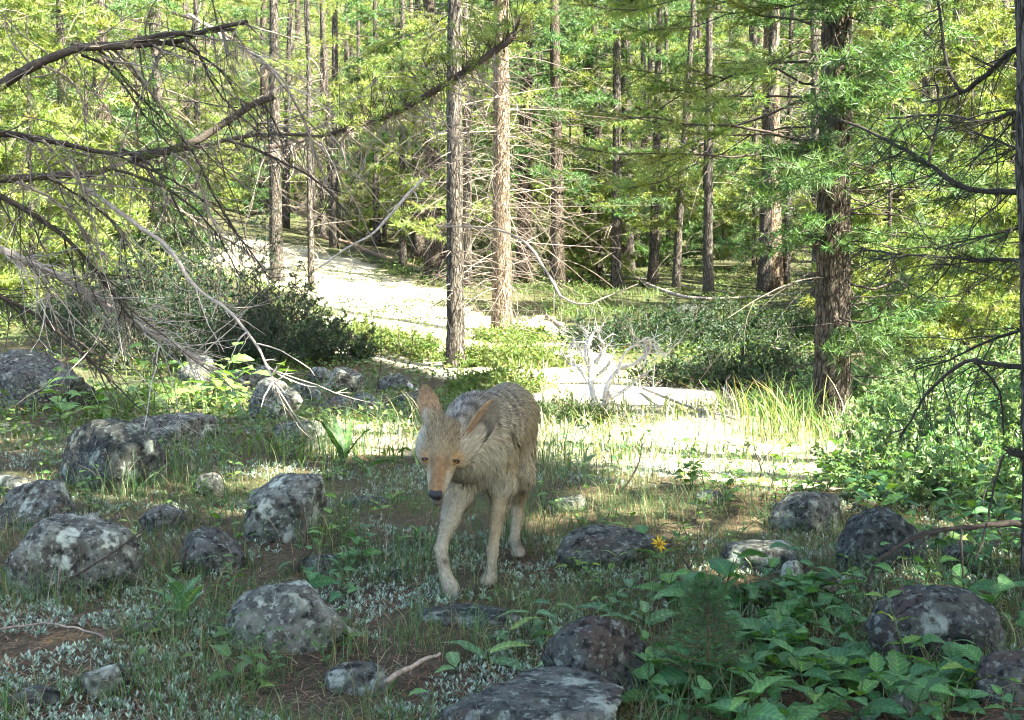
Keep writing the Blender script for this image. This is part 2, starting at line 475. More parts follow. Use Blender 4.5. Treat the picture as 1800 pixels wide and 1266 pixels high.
def crown(g, wood, pts, rng, n, z0, z1, Lmax, col, per=36, twigs=12, nl=0.07, nw=0.006, droop=0.25, prof=None, mask=None, wcol=(0.055, 0.043, 0.034), az=None, spread=0.9, tw=0.32, start=0.25, vbias=1.0, amt=0.16):
    """live limbs with needle-clad side twigs"""
    limbs, BB, EE, ID = [], [], [], []
    t = np.linspace(0, 1, 8)
    for i in range(n):
        u_ = rng.uniform() ** vbias; z = z0 + (z1 - z0) * u_
        a = rng.uniform(0, 2 * pi) if az is None else rng.normal(az[0], az[1])
        p_ = (1 - 0.85 * u_) if prof is None else prof(u_)
        l = Lmax * p_ * rng.uniform(0.6, 1.1); o = at_h(pts, z)
        d = np.array([cos(a), sin(a), rng.uniform(-0.15, 0.35)])
        pl = o + d * l * t[:, None] + np.array([0, 0, -droop * l]) * (t ** 2)[:, None] * rng.uniform(0.4, 1.3) + np.array([0, 0, 0.18 * l]) * (t ** 3.5)[:, None] + np.cumsum(rng.normal(size=(8, 3)) * 0.022 * l, axis=0)
        limbs.append((pl, (0.0025 + 0.0042 * l) * np.linspace(1, 0.22, 8), 4, np.asarray(wcol) * rng.uniform(0.7, 1.3), False))
        m = max(4, int(twigs * (0.45 + 0.55 * l / Lmax)))
        s = rng.uniform(start, 1.0, m); b = np.stack([np.interp(s, t, pl[:, j]) for j in range(3)], -1)
        side = unit(np.array([d[1], -d[0], 0])) * rng.choice([-1, 1], m)[:, None]
        td = unit(side * rng.uniform(0.4, 1, (m, 1)) + d * rng.uniform(0.3, 0.9, (m, 1)) + rng.normal(size=(m, 3)) * 0.25 + np.array([0, 0, -0.05]))
        tl = tw * (0.5 + 0.5 * l / Lmax) * rng.uniform(0.5, 1.2, (m, 1)) * (1.15 - 0.6 * s[:, None])
        BB.append(np.concatenate([b, pl[-2:-1]])); EE.append(np.concatenate([b + td * tl, pl[-1:] + d * 0.08])); ID.append(np.full(m + 1, i))
    if not BB: return
    b, e, idx = np.concatenate(BB), np.concatenate(EE), np.concatenate(ID)
    keep = ~(mask(0.5 * (b + e)) | mask(b) | mask(e + 0.1 * (e - b))) if mask is not None else np.ones(len(b), bool)
    share = np.bincount(idx, keep, n) / np.maximum(np.bincount(idx, minlength=n), 1)
    keep &= share[idx] >= 0.3
    for i in range(n):
        if share[i] >= 0.3: wood.tube(*limbs[i])
    b, e = b[keep], e[keep]
    if len(b) == 0: return
    wood.sticks(b, e, 0.0035, 0.0016, wcol)
    g.needles(b, e, per, nl, nw, np.clip(vary(col, rng, amt, len(b)), 0.004, 0.6), rng, spread)

G_YEL = np.array([0.155, 0.198, 0.046]); G_MID = np.array([0.072, 0.132, 0.040]); G_DARK = np.array([0.042, 0.070, 0.024])
def assemble(name, loc, tg, dg, fg, bark, label, group=None, rotz=0):
    root = thing(name, loc, label, 'tree', group, rotz)
    if tg: link('trunk', tg.mesh('trunk', True), bark, root)
    if dg and dg.n: link('branches', dg.mesh('branches', True), TWIG, root, kind='stuff')
    if fg and fg.n: link('crown', fg.mesh('crown'), NEEDLE, root, kind='stuff')
    return root
def world_mask(loc, flecks=0.0):
    loc = np.asarray(loc, float)
    return lambda p: gap(p + loc, flecks)

# ---- the trees one can tell apart, from the photograph's bases
LIT_TRUNKS += [(ground_at(882, 582), 0.0, 3.3, 0.22), (ground_at(801, 645), 0.0, 1.1, 0.10)]
def tree_at(px, py, wpx, H, bark, label, seed, lean=(0, 0), low=None, name='pine_tree', deadn=40, deadL=0.7, crown_n=40, crown_z=(2.6, None), crown_L=1.3, col=G_YEL, k=14, n=30, rough=0.0, group=None, deadz=(0.4, 3.2), twigs=12, per=36, nw=0.008, nl=0.075, deadcol=(0.25, 0.2, 0.155), top=0):
    rng = np.random.RandomState(seed)
    o = ground_at(px, py); r0 = wpx / F_PX * o[1] / 2 / 1.1
    tg, pts = trunk_geo(H, r0, rng, lean, k, n, rough)
    dg, fg = Geo(), Geo()
    if deadn: dead_twigs(dg, pts, rng, deadn, deadz[0], deadz[1], deadL, deadcol, 0.0045)
    if crown_n: crown(fg, dg, pts, rng, crown_n, crown_z[0], crown_z[1] or H * 0.97, crown_L, col, per, twigs, nl, nw, mask=world_mask(o))
    if low: low(fg, dg, pts, rng, o)
    if top: crown(fg, dg, pts, rng, top, 3.0, H * 0.95, 2.2, col, 20, 22, 0.14, 0.032, mask=world_mask(o, 0.7), prof=lambda u: 1 - 0.6 * u)
    return assemble(name, o, tg, dg, fg, bark, label, group)

def low_boughs(n, z0, z1, L, col, az=None, per=40, twigs=14, droop=0.4, nw=0.007, nl=0.07, start=0.25, masked=True):
    def f(fg, dg, pts, rng, o):
        crown(fg, dg, pts, rng, n, z0, z1, L, col, per, twigs, nl, nw, droop, prof=lambda u: 1 - 0.25 * u, az=az, mask=world_mask(o) if masked else None, start=start)
    return f

tree_at(485, 492, 27, 8.5, BARK_GREY, 'straight grey trunk rising from the bright dry strip, stouter of two neighbours', 101, deadn=46, deadL=0.8, crown_n=34, crown_z=(2.4, None))
tree_at(546, 512, 14, 6.0, BARK_GREY, 'thin straight young trunk beside a stouter grey one on the dry strip', 102, deadn=34, deadL=0.7, crown_n=18, crown_z=(2.2, None), crown_L=0.9)
tree_at(801, 645, 35, 11, BARK_GREY, 'dark straight pine trunk standing right behind the coyote', 103, deadn=130, deadL=0.75, deadcol=(0.17, 0.14, 0.11), crown_n=60, crown_z=(3.4, None), crown_L=1.7, k=36, n=150, rough=0.10)
tree_at(882, 582, 38, 12, BARK_ORANGE, 'sunlit orange-barked pine with hanging grey twigs', 104, deadn=190, deadL=1.2, crown_n=60, crown_z=(3.8, None), crown_L=1.8, k=36, n=150, rough=0.10,
        low=lambda *a: (low_boughs(26, 1.7, 4.0, 2.3, G_YEL, (-0.4, 0.9), 44, 20)(*a), low_boughs(10, 2.4, 4.0, 1.8, G_YEL, (3.0, 0.7), 44, 18)(*a)))
tree_at(1462, 738, 70, 11, BARK_BROWN, 'thick brown rough-barked pine with flared base and tall grass at its foot', 105, deadn=70, deadL=0.8, crown_n=30, top=70, deadcol=(0.16, 0.13, 0.10), crown_z=(2.2, None), crown_L=2.0, k=56, n=240, rough=0.09,
        low=lambda *a: (low_boughs(26, 0.5, 2.6, 1.5, G_MID, (0.0, 0.8), 46, 18)(*a), low_boughs(16, 1.45, 2.7, 1.8, G_YEL, (2.9, 0.6), 46, 20)(*a), low_boughs(40, 1.0, 2.8, 0.9, G_MID, (-1.4, 1.1), 40, 16, start=0.05, masked=False)(*a), low_boughs(8, 0.3, 0.9, 0.6, G_MID, (-0.6, 0.7), 46, 14, start=0.05)(*a)), deadz=(0.2, 2.6))
for i, (px, py, wp, ln, bk) in enumerate([(1078, 478, 17, 0.05, BARK_ORANGE), (1103, 482, 24, -0.02, BARK_GREY), (1147, 500, 17, 0.02, BARK_GREY), (1188, 512, 14, 0.05, BARK_GREY), (1246, 520, 17, 0.0, BARK_GREY), (1343, 512, 21, 0.03, BARK_GREY), (1383, 505, 12, 0.0, BARK_GREY), (1030, 482, 15, 0.0, BARK_BROWN)]):
    lab = {0: 'leaning reddish trunk crossing behind a dark upright one', 1: 'dark upright trunk with a reddish leaning one against it'}.get(i, 'slim dark forest trunk standing beyond the fallen grey branches')
    tree_at(px, py, wp * 1.25, 8.0, bk, lab, 120 + i, lean=(ln, 0), deadn=26, deadL=0.7, crown_n=20, crown_z=(2.6, None), crown_L=1.1, k=10, n=16, group=None if i < 2 else 'slim dark trunks beyond the fallen branches', col=G_YEL if i % 2 else G_MID, twigs=9, per=28, nw=0.011, nl=0.09)
for i, (px, py, wp, bk) in enumerate([(662, 432, 15, BARK_GREY), (727, 405, 17, BARK_ORANGE), (770, 408, 18, BARK_BROWN), (636, 392, 13, BARK_GREY), (697, 395, 10, BARK_GREY), (745, 398, 10, BARK_GREY)]):
    lab = {1: 'pale sunlit trunk in the row above the fallen pole', 2: 'reddish shaded trunk in the row above the fallen pole'}.get(i, 'narrow grey trunk in the row above the fallen pole')
    tree_at(px, py, wp, 9.0, bk, lab, 140 + i, deadn=22, deadL=0.8, crown_n=16, crown_z=(3.0, None), crown_L=1.1, k=9, n=14, group=None if i in (1, 2) else 'narrow grey trunks above the fallen pole', twigs=9, per=26, nw=0.013, nl=0.10)

# ---- forest behind: a few kinds, copied
def far_variant(seed, H, r0, bark, lowz, nlow, ncr, L, col, dead):
    rng = np.random.RandomState(seed)
    tg, pts = trunk_geo(H, r0, rng, (rng.normal() * 0.02, 0), 8, 12)
    dg, fg = Geo(), Geo()
    dead_twigs(dg, pts, rng, int(dead * 1.6), 0.4, 4.0, 0.9, (0.20, 0.16, 0.125), 0.007, 4)
    crown(fg, dg, pts, rng, nlow, lowz, H * 0.55, L, col, 30, 16, 0.10, 0.016, 0.3, prof=lambda u: 1 - 0.3 * u, tw=0.42)
    crown(fg, dg, pts, rng, ncr, H * 0.5, H * 0.97, L * 0.7, col, 18, 7, 0.12, 0.022, 0.2, tw=0.4)
    return tg.mesh('trunk', True), dg.mesh('branches', True), fg.mesh('crown'), bark
KINDS = [far_variant(201, 9, 0.10, BARK_GREY, 0.8, 38, 10, 1.4, G_YEL, 20), far_variant(202, 11, 0.13, BARK_BROWN, 1.4, 40, 12, 1.6, G_MID, 26),
         far_variant(203, 8, 0.08, BARK_GREY, 0.6, 40, 9, 1.25, G_YEL * 1.05, 22), far_variant(204, 12, 0.15, BARK_ORANGE, 1.9, 40, 12, 1.7, G_MID * 1.1, 24),
         far_variant(205, 3.6, 0.045, BARK_GREY, 0.2, 50, 14, 1.0, G_YEL * 1.1, 8), far_variant(206, 2.6, 0.035, BARK_BROWN, 0.12, 44, 12, 0.9, G_MID, 6)]
KINDS.append(far_variant(207, 12, 0.075, BARK_GREY, 5.2, 16, 8, 1.0, G_MID, 70))
KLAB = ['slender green pine', 'tall brown-trunked pine', 'bushy yellow-green pine', 'tall reddish-trunked pine', 'young yellow-green conifer', 'small green conifer', 'thin dark bare-sided pole pine']
KNAME = ['pole_pine', 'brown_pine', 'bushy_pine', 'red_pine', 'young_conifer', 'small_conifer', 'dark_pole_pine']
def place_kind(k, loc, rotz, sc):
    tm, dm, fm, bark = KINDS[k]
    px = float(to_px(loc[0], loc[1], loc[2])[0])
    zone = 'high on the far forest slope' if loc[1] > 42 else 'behind the drooping dead limbs' if px < 430 else 'beyond the bright dry strip' if px < 900 else 'behind the slim dark trunks' if px < 1430 else 'behind the thick brown trunk'
    root = thing(KNAME[k], loc, KLAB[k] + ' ' + zone, 'tree', KNAME[k].replace('_', ' ') + 's ' + zone, rotz, sc)
    link('trunk', tm, bark, root); link('branches', dm, TWIG, root, kind='stuff'); link('crown', fm, NEEDLE, root, kind='stuff')
rngF = np.random.RandomState(77)
spots = []
def try_place(x, y, dmin):
    for (a, b) in spots:
        if (a - x) ** 2 + (b - y) ** 2 < dmin * dmin: return False
    spots.append((x, y)); return True
cnt = 0
for it in range(6000):
    y = 14.5 + 60 * rngF.uniform() ** 1.7
    x = rngF.uniform(-0.45, 0.45) * y * 1.05
    z = float(terrain(x, y)); px, py = to_px(x, y, z)
    if y < 19 and 250 < px < 1010: continue
    if in_poly(np.array([px]), np.array([py]), [(300, 390), (480, 410), (800, 500), (900, 560), (780, 620), (300, 480)])[0]: continue
    if 1000 < px < 1430 and y < 20.5: continue
    if px < 430 and y < 21: continue
    if px > 1480 and y < 24 and rngF.uniform() < 0.75: continue
    if not try_place(x, y, 0.75 + 0.017 * y): continue
    k = rngF.choice(7, p=[0.15, 0.08, 0.17, 0.03, 0.22, 0.14, 0.21])
    if px > 1480 and y < 26 and k in (1, 3): k = 4
    place_kind(k, (x, y, z - 0.05), rngF.uniform(0, 6.28), rngF.uniform(0.85, 1.25)); cnt += 1
    if cnt >= 380: break

for (px, py, k, s_, a_) in [(1560, 640, 4, 0.75, 0.3), (1625, 600, 2, 0.8, 1.2), (1700, 625, 4, 0.8, 2.2), (1770, 600, 2, 0.85, 4.0), (1540, 575, 5, 1.0, 5.0), (1660, 560, 0, 0.9, 3.0), (1590, 545, 4, 1.0, 0.9), (1740, 560, 4, 1.1, 2.9), (1800, 660, 4, 0.8, 1.9), (60, 560, 4, 0.9, 1.0), (160, 520, 4, 1.0, 2.0), (-20, 520, 2, 0.9, 3.0), (250, 470, 5, 1.1, 0.4), (110, 470, 2, 0.9, 4.4)]:
    place_kind(k, ground_at(px, py), a_, s_)
# ---- unseen pines added at the right to shade the ground, open over sun patches
def shade_tree(loc, H, r0, seed, n, L, z0, label, col=G_MID, extra=None):
    rng = np.random.RandomState(seed); loc = np.array([loc[0], loc[1], float(terrain(loc[0], loc[1]))])
    tg, pts = trunk_geo(H, r0, rng, (0, 0), 16, 30, 0.06)
    dg, fg = Geo(), Geo()
    crown(fg, dg, pts, rng, n, z0, H * 0.98, L, col, 20, 26, 0.18, 0.046, 0.2, prof=lambda u: 1 - 0.75 * u, mask=world_mask(loc, 0.62), tw=0.5, start=0.1)
    if extra: crown(fg, dg, pts, rng, 34, extra[1], extra[2], 2.4, col, 20, 28, 0.18, 0.046, 0.2, prof=lambda u: 1.0, mask=world_mask(loc), tw=0.5, start=0.1, az=(extra[0], 0.35))  # extra limbs added to keep the sun off the coyote
    dead_twigs(dg, pts, rng, 20, 0.4, z0, 0.5)
    return assemble('added_shade_pine', loc, tg, dg, fg, BARK_GREY, label)
shade_tree((4.3, 0.6), 9.5, 0.14, 301, 120, 2.6, 2.0, 'unseen broad green pine added to shade the boulders and the coyote', extra=(1.98, 4.4, 6.8))
shade_tree((6.2, 3.0), 11, 0.16, 302, 130, 2.8, 2.2, 'unseen tall dense pine added for shade beyond the broad green pine')
shade_tree((3.0, -1.6), 9, 0.13, 303, 110, 2.5, 2.0, 'unseen bushy pine added for shade behind the leafy foreground plants')
shade_tree((7.2, 7.0), 10, 0.14, 304, 70, 2.2, 2.0, 'unseen pine added for shade on the slope past the sunlit green undergrowth')
shade_tree((4.6, 8.2), 9, 0.12, 305, 60, 1.9, 1.6, 'unseen slender pine added for shade behind the sunlit green undergrowth')
shade_tree((2.3, 1.2), 7.5, 0.10, 306, 80, 2.2, 2.4, 'unseen young pine added for shade close to the leafy foreground plants')
shade_tree((3.5, 7.6), 11.5, 0.15, 307, 110, 2.5, 2.9, 'unseen tall pine added for shade next to the thick brown trunk')
shade_tree((2.75, 5.5), 9.5, 0.12, 308, 100, 2.3, 2.9, 'unseen high-crowned pine added for shade between the dark pine and the thick brown trunk')
# ------------------------------------------------------------------ boulders
def rock_mat(name, base, mid, lichen, amount, brown=(0.065, 0.048, 0.034)):
    t = NT(name)
    oi = t.n('ObjectInfo'); ad = t.n('VectorMath', operation='ADD'); t.l(t.obj(), ad.inputs[0])
    sc = t.n('VectorMath', operation='SCALE'); sc.inputs[0].default_value = (7.1, 3.3, 5.7); t.l(oi.outputs['Random'], sc.inputs['Scale']); t.l(sc.outputs[0], ad.inputs[1])
    p = ad.outputs[0]
    fine = t.noise(75, 6, 0.75, p); mid_n = t.noise(14, 5, 0.65, p, 0.4); big = t.noise(6, 3, 0.5, p, 0.8)
    c = t.mix(t.ramp(mid_n, [(0.40, (0,) * 3), (0.60, (1,) * 3)]), base, mid)
    c = t.mix(t.ramp(big, [(0.52, (0,) * 3), (0.66, (0.8,) * 3)]), c, brown)
    v = t.n('TexVoronoi'); v.inputs['Scale'].default_value = 9; v.inputs['Randomness'].default_value = 1.0
    wv = t.n('VectorMath', operation='ADD'); t.l(p, wv.inputs[0])
    wn = t.n('TexNoise'); wn.inputs['Scale'].default_value = 30; wn.inputs['Detail'].default_value = 4; t.l(p, wn.inputs['Vector'])
    ws = t.n('VectorMath', operation='SCALE'); ws.inputs['Scale'].default_value = 0.07; t.l(wn.outputs['Color'], ws.inputs[0]); t.l(ws.outputs[0], wv.inputs[1])
    t.l(wv.outputs[0], v.inputs['Vector'])
    patch = t.ramp(v.outputs['Distance'], [(0.26, (1,) * 3), (0.36, (0,) * 3)])
    sel = t.ramp(t.noise(9, 2, 0.5, p), [(amount - 0.05, (0,) * 3), (amount + 0.06, (1,) * 3)])
    lm = t.mix(1.0, patch, sel, 'MULTIPLY')
    c = t.mix(lm, c, t.mix(t.noise(50, 3, 0.6, p), lichen, tuple(x * 0.6 for x in lichen)))
    sp = t.ramp(t.noise(55, 3, 0.6, p), [(0.56, (0,) * 3), (0.62, (1,) * 3)])
    c = t.mix(t.mix(1.0, sp, (0.55, 0.55, 0.55), 'MULTIPLY'), c, tuple(x * 0.8 for x in lichen))
    dk = t.ramp(t.noise(38, 4, 0.6, p), [(0.36, (0.22,) * 3), (0.50, (1,) * 3)])
    c = t.mix(1.0, c, dk, 'MULTIPLY')
    c = t.mix(1.0, c, t.ramp(fine, [(0.25, (0.55,) * 3), (0.75, (1.4,) * 3)]), 'MULTIPLY')
    h = t.mix(0.4, fine, mid_n)
    return t.done(t.princ(c, 0.9, 0.15, t.bump(h, 1.0, 0.016)).outputs[0])
ROCK_DARK = rock_mat('dark lichened stone', (0.028, 0.030, 0.025), (0.070, 0.072, 0.057), (0.25, 0.28, 0.22), 0.52)
ROCK_PALE = rock_mat('pale lichened stone', (0.058, 0.058, 0.044), (0.16, 0.16, 0.12), (0.42, 0.44, 0.33), 0.46, (0.055, 0.043, 0.030))
ROCK_MID = rock_mat('grey stone', (0.046, 0.048, 0.038), (0.105, 0.107, 0.085), (0.31, 0.34, 0.26), 0.50)
ROCKS = []      # footprints (x, y, rx, ry)
def boulder(px, py_base, w, h, mat, label, seed, group=None, facets=7, flat=0.0, name='boulder', deep=0.8, cat='rock', sub=5, tilt=0.0):
    rng = np.random.RandomState(seed)
    o = ground_at(px, py_base); s = o[1] / F_PX; rx = w * s / 2; H = h * s * 0.92; ry = rx * deep
    o = o + np.array([0, ry * 0.75, 0]); o[2] = float(terrain(o[0], o[1]))
    import bmesh
    bm = bmesh.new(); bmesh.ops.create_icosphere(bm, subdivisions=sub, radius=1.0)
    v = np.array([q.co[:] for q in bm.verts]); f = np.array([[q.index for q in fc.verts] for fc in bm.faces]); bm.free()
    for _ in range(facets):
        n = unit(rng.normal(size=3) * np.array([1, 1, 0.8])); dcut = rng.uniform(0.58, 0.90)
        e = v @ n - dcut; m = e > 0; v[m] -= np.outer(e[m] * 0.95, n)
    off = rng.uniform(0, 50, 3)
    v = v * (1 + 0.15 * fbm(v * 1.3 + off, seed, 3) + 0.09 * fbm(v * 4.5 + off, seed + 1, 3) + 0.030 * fbm(v * 14 + off, seed + 2, 3))[:, None]
    if flat: v[:, 2] = np.minimum(v[:, 2], flat + 0.15 * v[:, 2] + 0.04 * fbm(v * 6 + off, seed, 2))
    top = v[:, 2].max(); lx = np.percentile(np.abs(v[:, 0]), 99)
    v[:, 2] /= top; v[:, 0] /= lx; v[:, 1] /= lx
    if tilt: v[:, 2] += tilt * v[:, 0] * (v[:, 2] > 0)
    v = v * np.array([rx, ry, H * 0.78])
    root = link(name, mesh_np('boulder', v, f, None, True), mat, loc=(o[0], o[1], o[2] + H * 0.14), label=label, cat=cat, group=group)
    ROCKS.append((o[0], o[1], rx * 0.88, ry * 0.88))
    return root
D_, P_, M_ = ROCK_DARK, ROCK_PALE, ROCK_MID
boulder(40, 722, 265, 118, D_, 'large dark rounded boulder below the dead spruce limbs', 1)
boulder(176, 858, 195, 138, D_, 'domed blackish boulder with pale lower face behind the leafy sprigs', 2, facets=5)
boulder(292, 778, 165, 52, P_, 'bleached flat-topped stone beside the domed blackish boulder', 3, flat=0.45)
boulder(62, 930, 150, 100, M_, 'blue-grey boulder leaning behind the whitish lichen boulder', 4)
boulder(112, 1050, 245, 152, P_, 'whitish lichen-crusted boulder with dark streaks', 5, facets=6)
boulder(362, 1010, 125, 90, M_, 'squat grey stone with a pale base between larger boulders', 6)
boulder(492, 948, 150, 132, P_, 'peaked cream-topped boulder standing in the grass', 7, facets=6, tilt=0.15)
boulder(282, 935, 85, 52, M_, 'small grey stone behind the squat one', 8)
boulder(502, 1146, 225, 132, P_, 'wedge-shaped boulder with brown and pale patches', 9, facets=6, tilt=-0.1)
boulder(622, 1222, 120, 52, M_, 'low smooth grey stone near the dry crooked stick', 10)
boulder(930, 1330, 430, 110, M_, 'broad flat slab with pale lichen plates', 11, flat=0.6, facets=3)
boulder(1068, 1245, 215, 178, D_, 'dark speckled boulder rising behind the broad flat slab', 12, facets=6, tilt=-0.12)
boulder(1075, 1000, 205, 78, M_, 'low grey boulder behind the yellow flower', 13, facets=4)
boulder(1432, 938, 145, 82, M_, 'angular pale grey boulder touching a dark round one', 14, facets=8)
boulder(1566, 1010, 165, 132, D_, 'dark mottled boulder under the drooping bare limb', 15, facets=4)
boulder(1662, 1172, 250, 150, D_, 'big round dark boulder with grey lichen spots among leaves', 16, facets=4)
boulder(1800, 1240, 150, 96, M_, 'grey boulder next to the big round dark one', 17)
boulder(1345, 1005, 165, 52, M_, 'flat half-buried stone in front of the angular boulder', 18, flat=0.5)
boulder(1400, 1040, 60, 62, P_, 'small upright pale stone beside the half-buried flat one', 19)
for i, (px, py, w_, h_) in enumerate([(480, 738, 95, 85), (422, 692, 70, 52), (535, 712, 75, 46), (600, 690, 85, 50), (690, 684, 60, 30), (592, 735, 70, 44), (345, 678, 70, 60), (640, 722, 60, 36), (660, 740, 70, 44), (560, 672, 50, 32), (722, 712, 60, 26), (455, 672, 46, 34)]):
    boulder(px, py, w_, h_, M_ if i % 3 else P_, 'weathered grey stone in the rubble below the dark juniper', 40 + i, 'rubble stones below the juniper', sub=3)
for i, (px, py, w_, h_, lab) in enumerate([(1250, 886, 60, 26, 'small stone half hidden in silvery ground cover'), (995, 900, 80, 30, 'small grey stone beside the hind paw'), (830, 1100, 200, 24, 'thin flat stone sunk in the litter below the raised paw'), (645, 892, 90, 24, 'low flat stone by the muzzle'),
        (172, 1228, 100, 62, 'angular stone beside the sunlit silvery mat'), (45, 1250, 110, 36, 'smooth grey stone beside the angular one'), (245, 1118, 60, 24, 'thin stone chip in the litter'), (1620, 1262, 110, 46, 'smooth dark stone among broad leaves'), (368, 872, 66, 46, 'triangular pale stone behind the squat grey stone'),
        (1690, 1005, 70, 52, 'small grey stone past the dark mottled boulder'), (520, 770, 110, 34, 'low dark stone at the edge of the sunny strip'), (1220, 560, 80, 28, 'pale stone catching sun in the shaded hollow'), (560, 1010, 90, 34, 'pale stone under the round-leaved herb'), (20, 872, 80, 40, 'bluish stone beside the domed blackish boulder'), (700, 1020, 50, 18, 'small stone buried near the raised paw')]):
    boulder(px, py, w_, h_, (M_, P_, D_)[i % 3], lab, 70 + i, sub=3, name='stone')
# ------------------------------------------------------------------ plants
LEAF = leaf_mat('broad leaves', (1, 1, 1), 0.30, 0.5, 0.25, 60.0)
def veined():
    t = NT('veined leaves'); ob = t.obj(); sp = t.n('SeparateXYZ'); t.l(ob, sp.inputs[0])
    M = lambda op, a, b: (lambda x: ([t.l(v, x.inputs[i]) if not isinstance(v, (int, float)) else setattr(x.inputs[i], 'default_value', v) for i, v in enumerate((a, b)) if v is not None], x.outputs[0])[1])(t.n('Math', operation=op))
    ax = M('ABSOLUTE', sp.outputs[0], None); ph = M('MULTIPLY', M('SUBTRACT', sp.outputs[1], M('MULTIPLY', ax, 0.75)), 46.0)
    vein = t.ramp(M('ADD', M('MULTIPLY', M('SINE', ph, None), 0.5), 0.5), [(0.0, (0.82,) * 3), (0.85, (1.0,) * 3), (1.0, (1.35, 1.3, 1.2))])
    rib = t.ramp(ax, [(0.0, (1.5, 1.45, 1.3)), (0.022, (1.0,) * 3)])
    c = t.mix(1.0, t.mix(1.0, t.attr(), vein, 'MULTIPLY'), rib, 'MULTIPLY')
    oi = t.n('ObjectInfo'); c = t.mix(1.0, c, t.ramp(oi.outputs['Random'], [(0.0, (0.70, 0.78, 0.72)), (0.5, (1.0, 1.0, 0.95)), (0.9, (1.25, 1.18, 0.9)), (1.0, (1.8, 1.35, 0.7))]), 'MULTIPLY')
    sp2 = t.ramp(t.noise(38, 4, 0.7, t.geo()), [(0.66, (0,) * 3), (0.74, (0.8,) * 3)]); c = t.mix(sp2, c, (0.16, 0.12, 0.05))
    c = t.mix(1.0, c, t.ramp(t.noise(70, 3, 0.6, t.geo()), [(0.3, (0.8,) * 3), (0.7, (1.15,) * 3)]), 'MULTIPLY')
    p_ = t.princ(c, 0.5, 0.28, t.bump(vein, 0.25, 0.004)); tr = t.n('BsdfTranslucent'); t.l(t.mix(1.0, c, (1.25, 1.25, 0.5), 'MULTIPLY'), tr.inputs['Color'])
    mx = t.n('MixShader'); mx.inputs[0].default_value = 0.33; t.l(p_.outputs[0], mx.inputs[1]); t.l(tr.outputs[0], mx.inputs[2]); return t.done(mx.outputs[0])
LEAFV = veined()
GRASS = leaf_mat('grass', (1, 1, 1), 0.35, 0.5, 0.3)
SILVER = leaf_mat('silvery leaves', (1, 1, 1), 0.15, 0.8, 0.15, 0.0, (1, 1, 0.9))
def leaf_mesh(name, L=1.0, W=0.6, fold=0.22, curl=0.25, teeth=0.06, col=(0.06, 0.12, 0.035), seed=0, tip=0.9, notch=0.0):
    """a blade with midrib fold, curling tip and toothed margin, base at the origin, pointing along +Y"""
    rng = np.random.RandomState(seed); n = 9; v = []; c = []
    for i in range(n):
        t = i / (n - 1)
        w_ = W / 2 * (sin(pi * min(1, t ** 0.72)) ** 0.75 if 0 < t < 1 else 0.0) * (1 - 0.25 * t * tip)
        if t == 0: w_ = 0.03 * W
        tw = (1 + teeth * (1 if i % 2 else -1)) * w_
        z = -curl * L * t * t + 0.06 * L * sin(t * pi)
        wav = 0.03 * L * rng.normal()
        for s_, a in ((-1, 1.0), (-1, 0.5), (0, 0), (1, 0.5), (1, 1.0)):
            x = s_ * a * (tw if a == 1 else w_)
            y = t * L - (teeth * 0.4 * L * a * (1 if i % 2 else 0)) * 0.3
            v.append((x, y, z + fold * abs(x) + (wav * a * 0.6 if a == 1 else 0)))
            c.append(np.array(col) * (1.25 if s_ == 0 else 1.0) * (1 + 0.06 * rng.normal()))
    q = [(i * 5 + j, i * 5 + j + 1, i * 5 + j + 6, i * 5 + j + 5) for i in range(n - 1) for j in range(4)]
    return mesh_np(name, np.array(v), np.array(q), np.array(c), True)
LV = [leaf_mesh('leaf', 1, 0.62, 0.20, 0.22, 0.10, (0.072, 0.170, 0.055), 1), leaf_mesh('leaf', 1, 0.70, 0.12, 0.30, 0.08, (0.064, 0.155, 0.055), 2), leaf_mesh('leaf', 1, 0.50, 0.28, 0.15, 0.12, (0.085, 0.185, 0.050), 3), leaf_mesh('leaf', 1, 0.78, 0.16, 0.35, 0.08, (0.056, 0.140, 0.048), 4)]
LONG = [leaf_mesh('leaf', 1, 0.30, 0.25, 0.18, 0.07, (0.095, 0.180, 0.078), 5), leaf_mesh('leaf', 1, 0.36, 0.2, 0.28, 0.08, (0.090, 0.165, 0.075), 6)]
BRIGHT = [leaf_mesh('leaf', 1, 0.55, 0.2, 0.25, 0.10, (0.12, 0.21, 0.040), 7), leaf_mesh('leaf', 1, 0.6, 0.15, 0.2, 0.10, (0.11, 0.20, 0.045), 8)]
MIDL = [leaf_mesh('leaf', 1, 0.55, 0.2, 0.25, 0.08, (0.07, 0.135, 0.035), 9), leaf_mesh('leaf', 1, 0.62, 0.15, 0.2, 0.08, (0.08, 0.145, 0.036), 10)]
def on_ground(px, py, dy=0.0):
    o = ground_at(px, py); o[1] += dy; o[2] = float(terrain(o[0], o[1])); return o
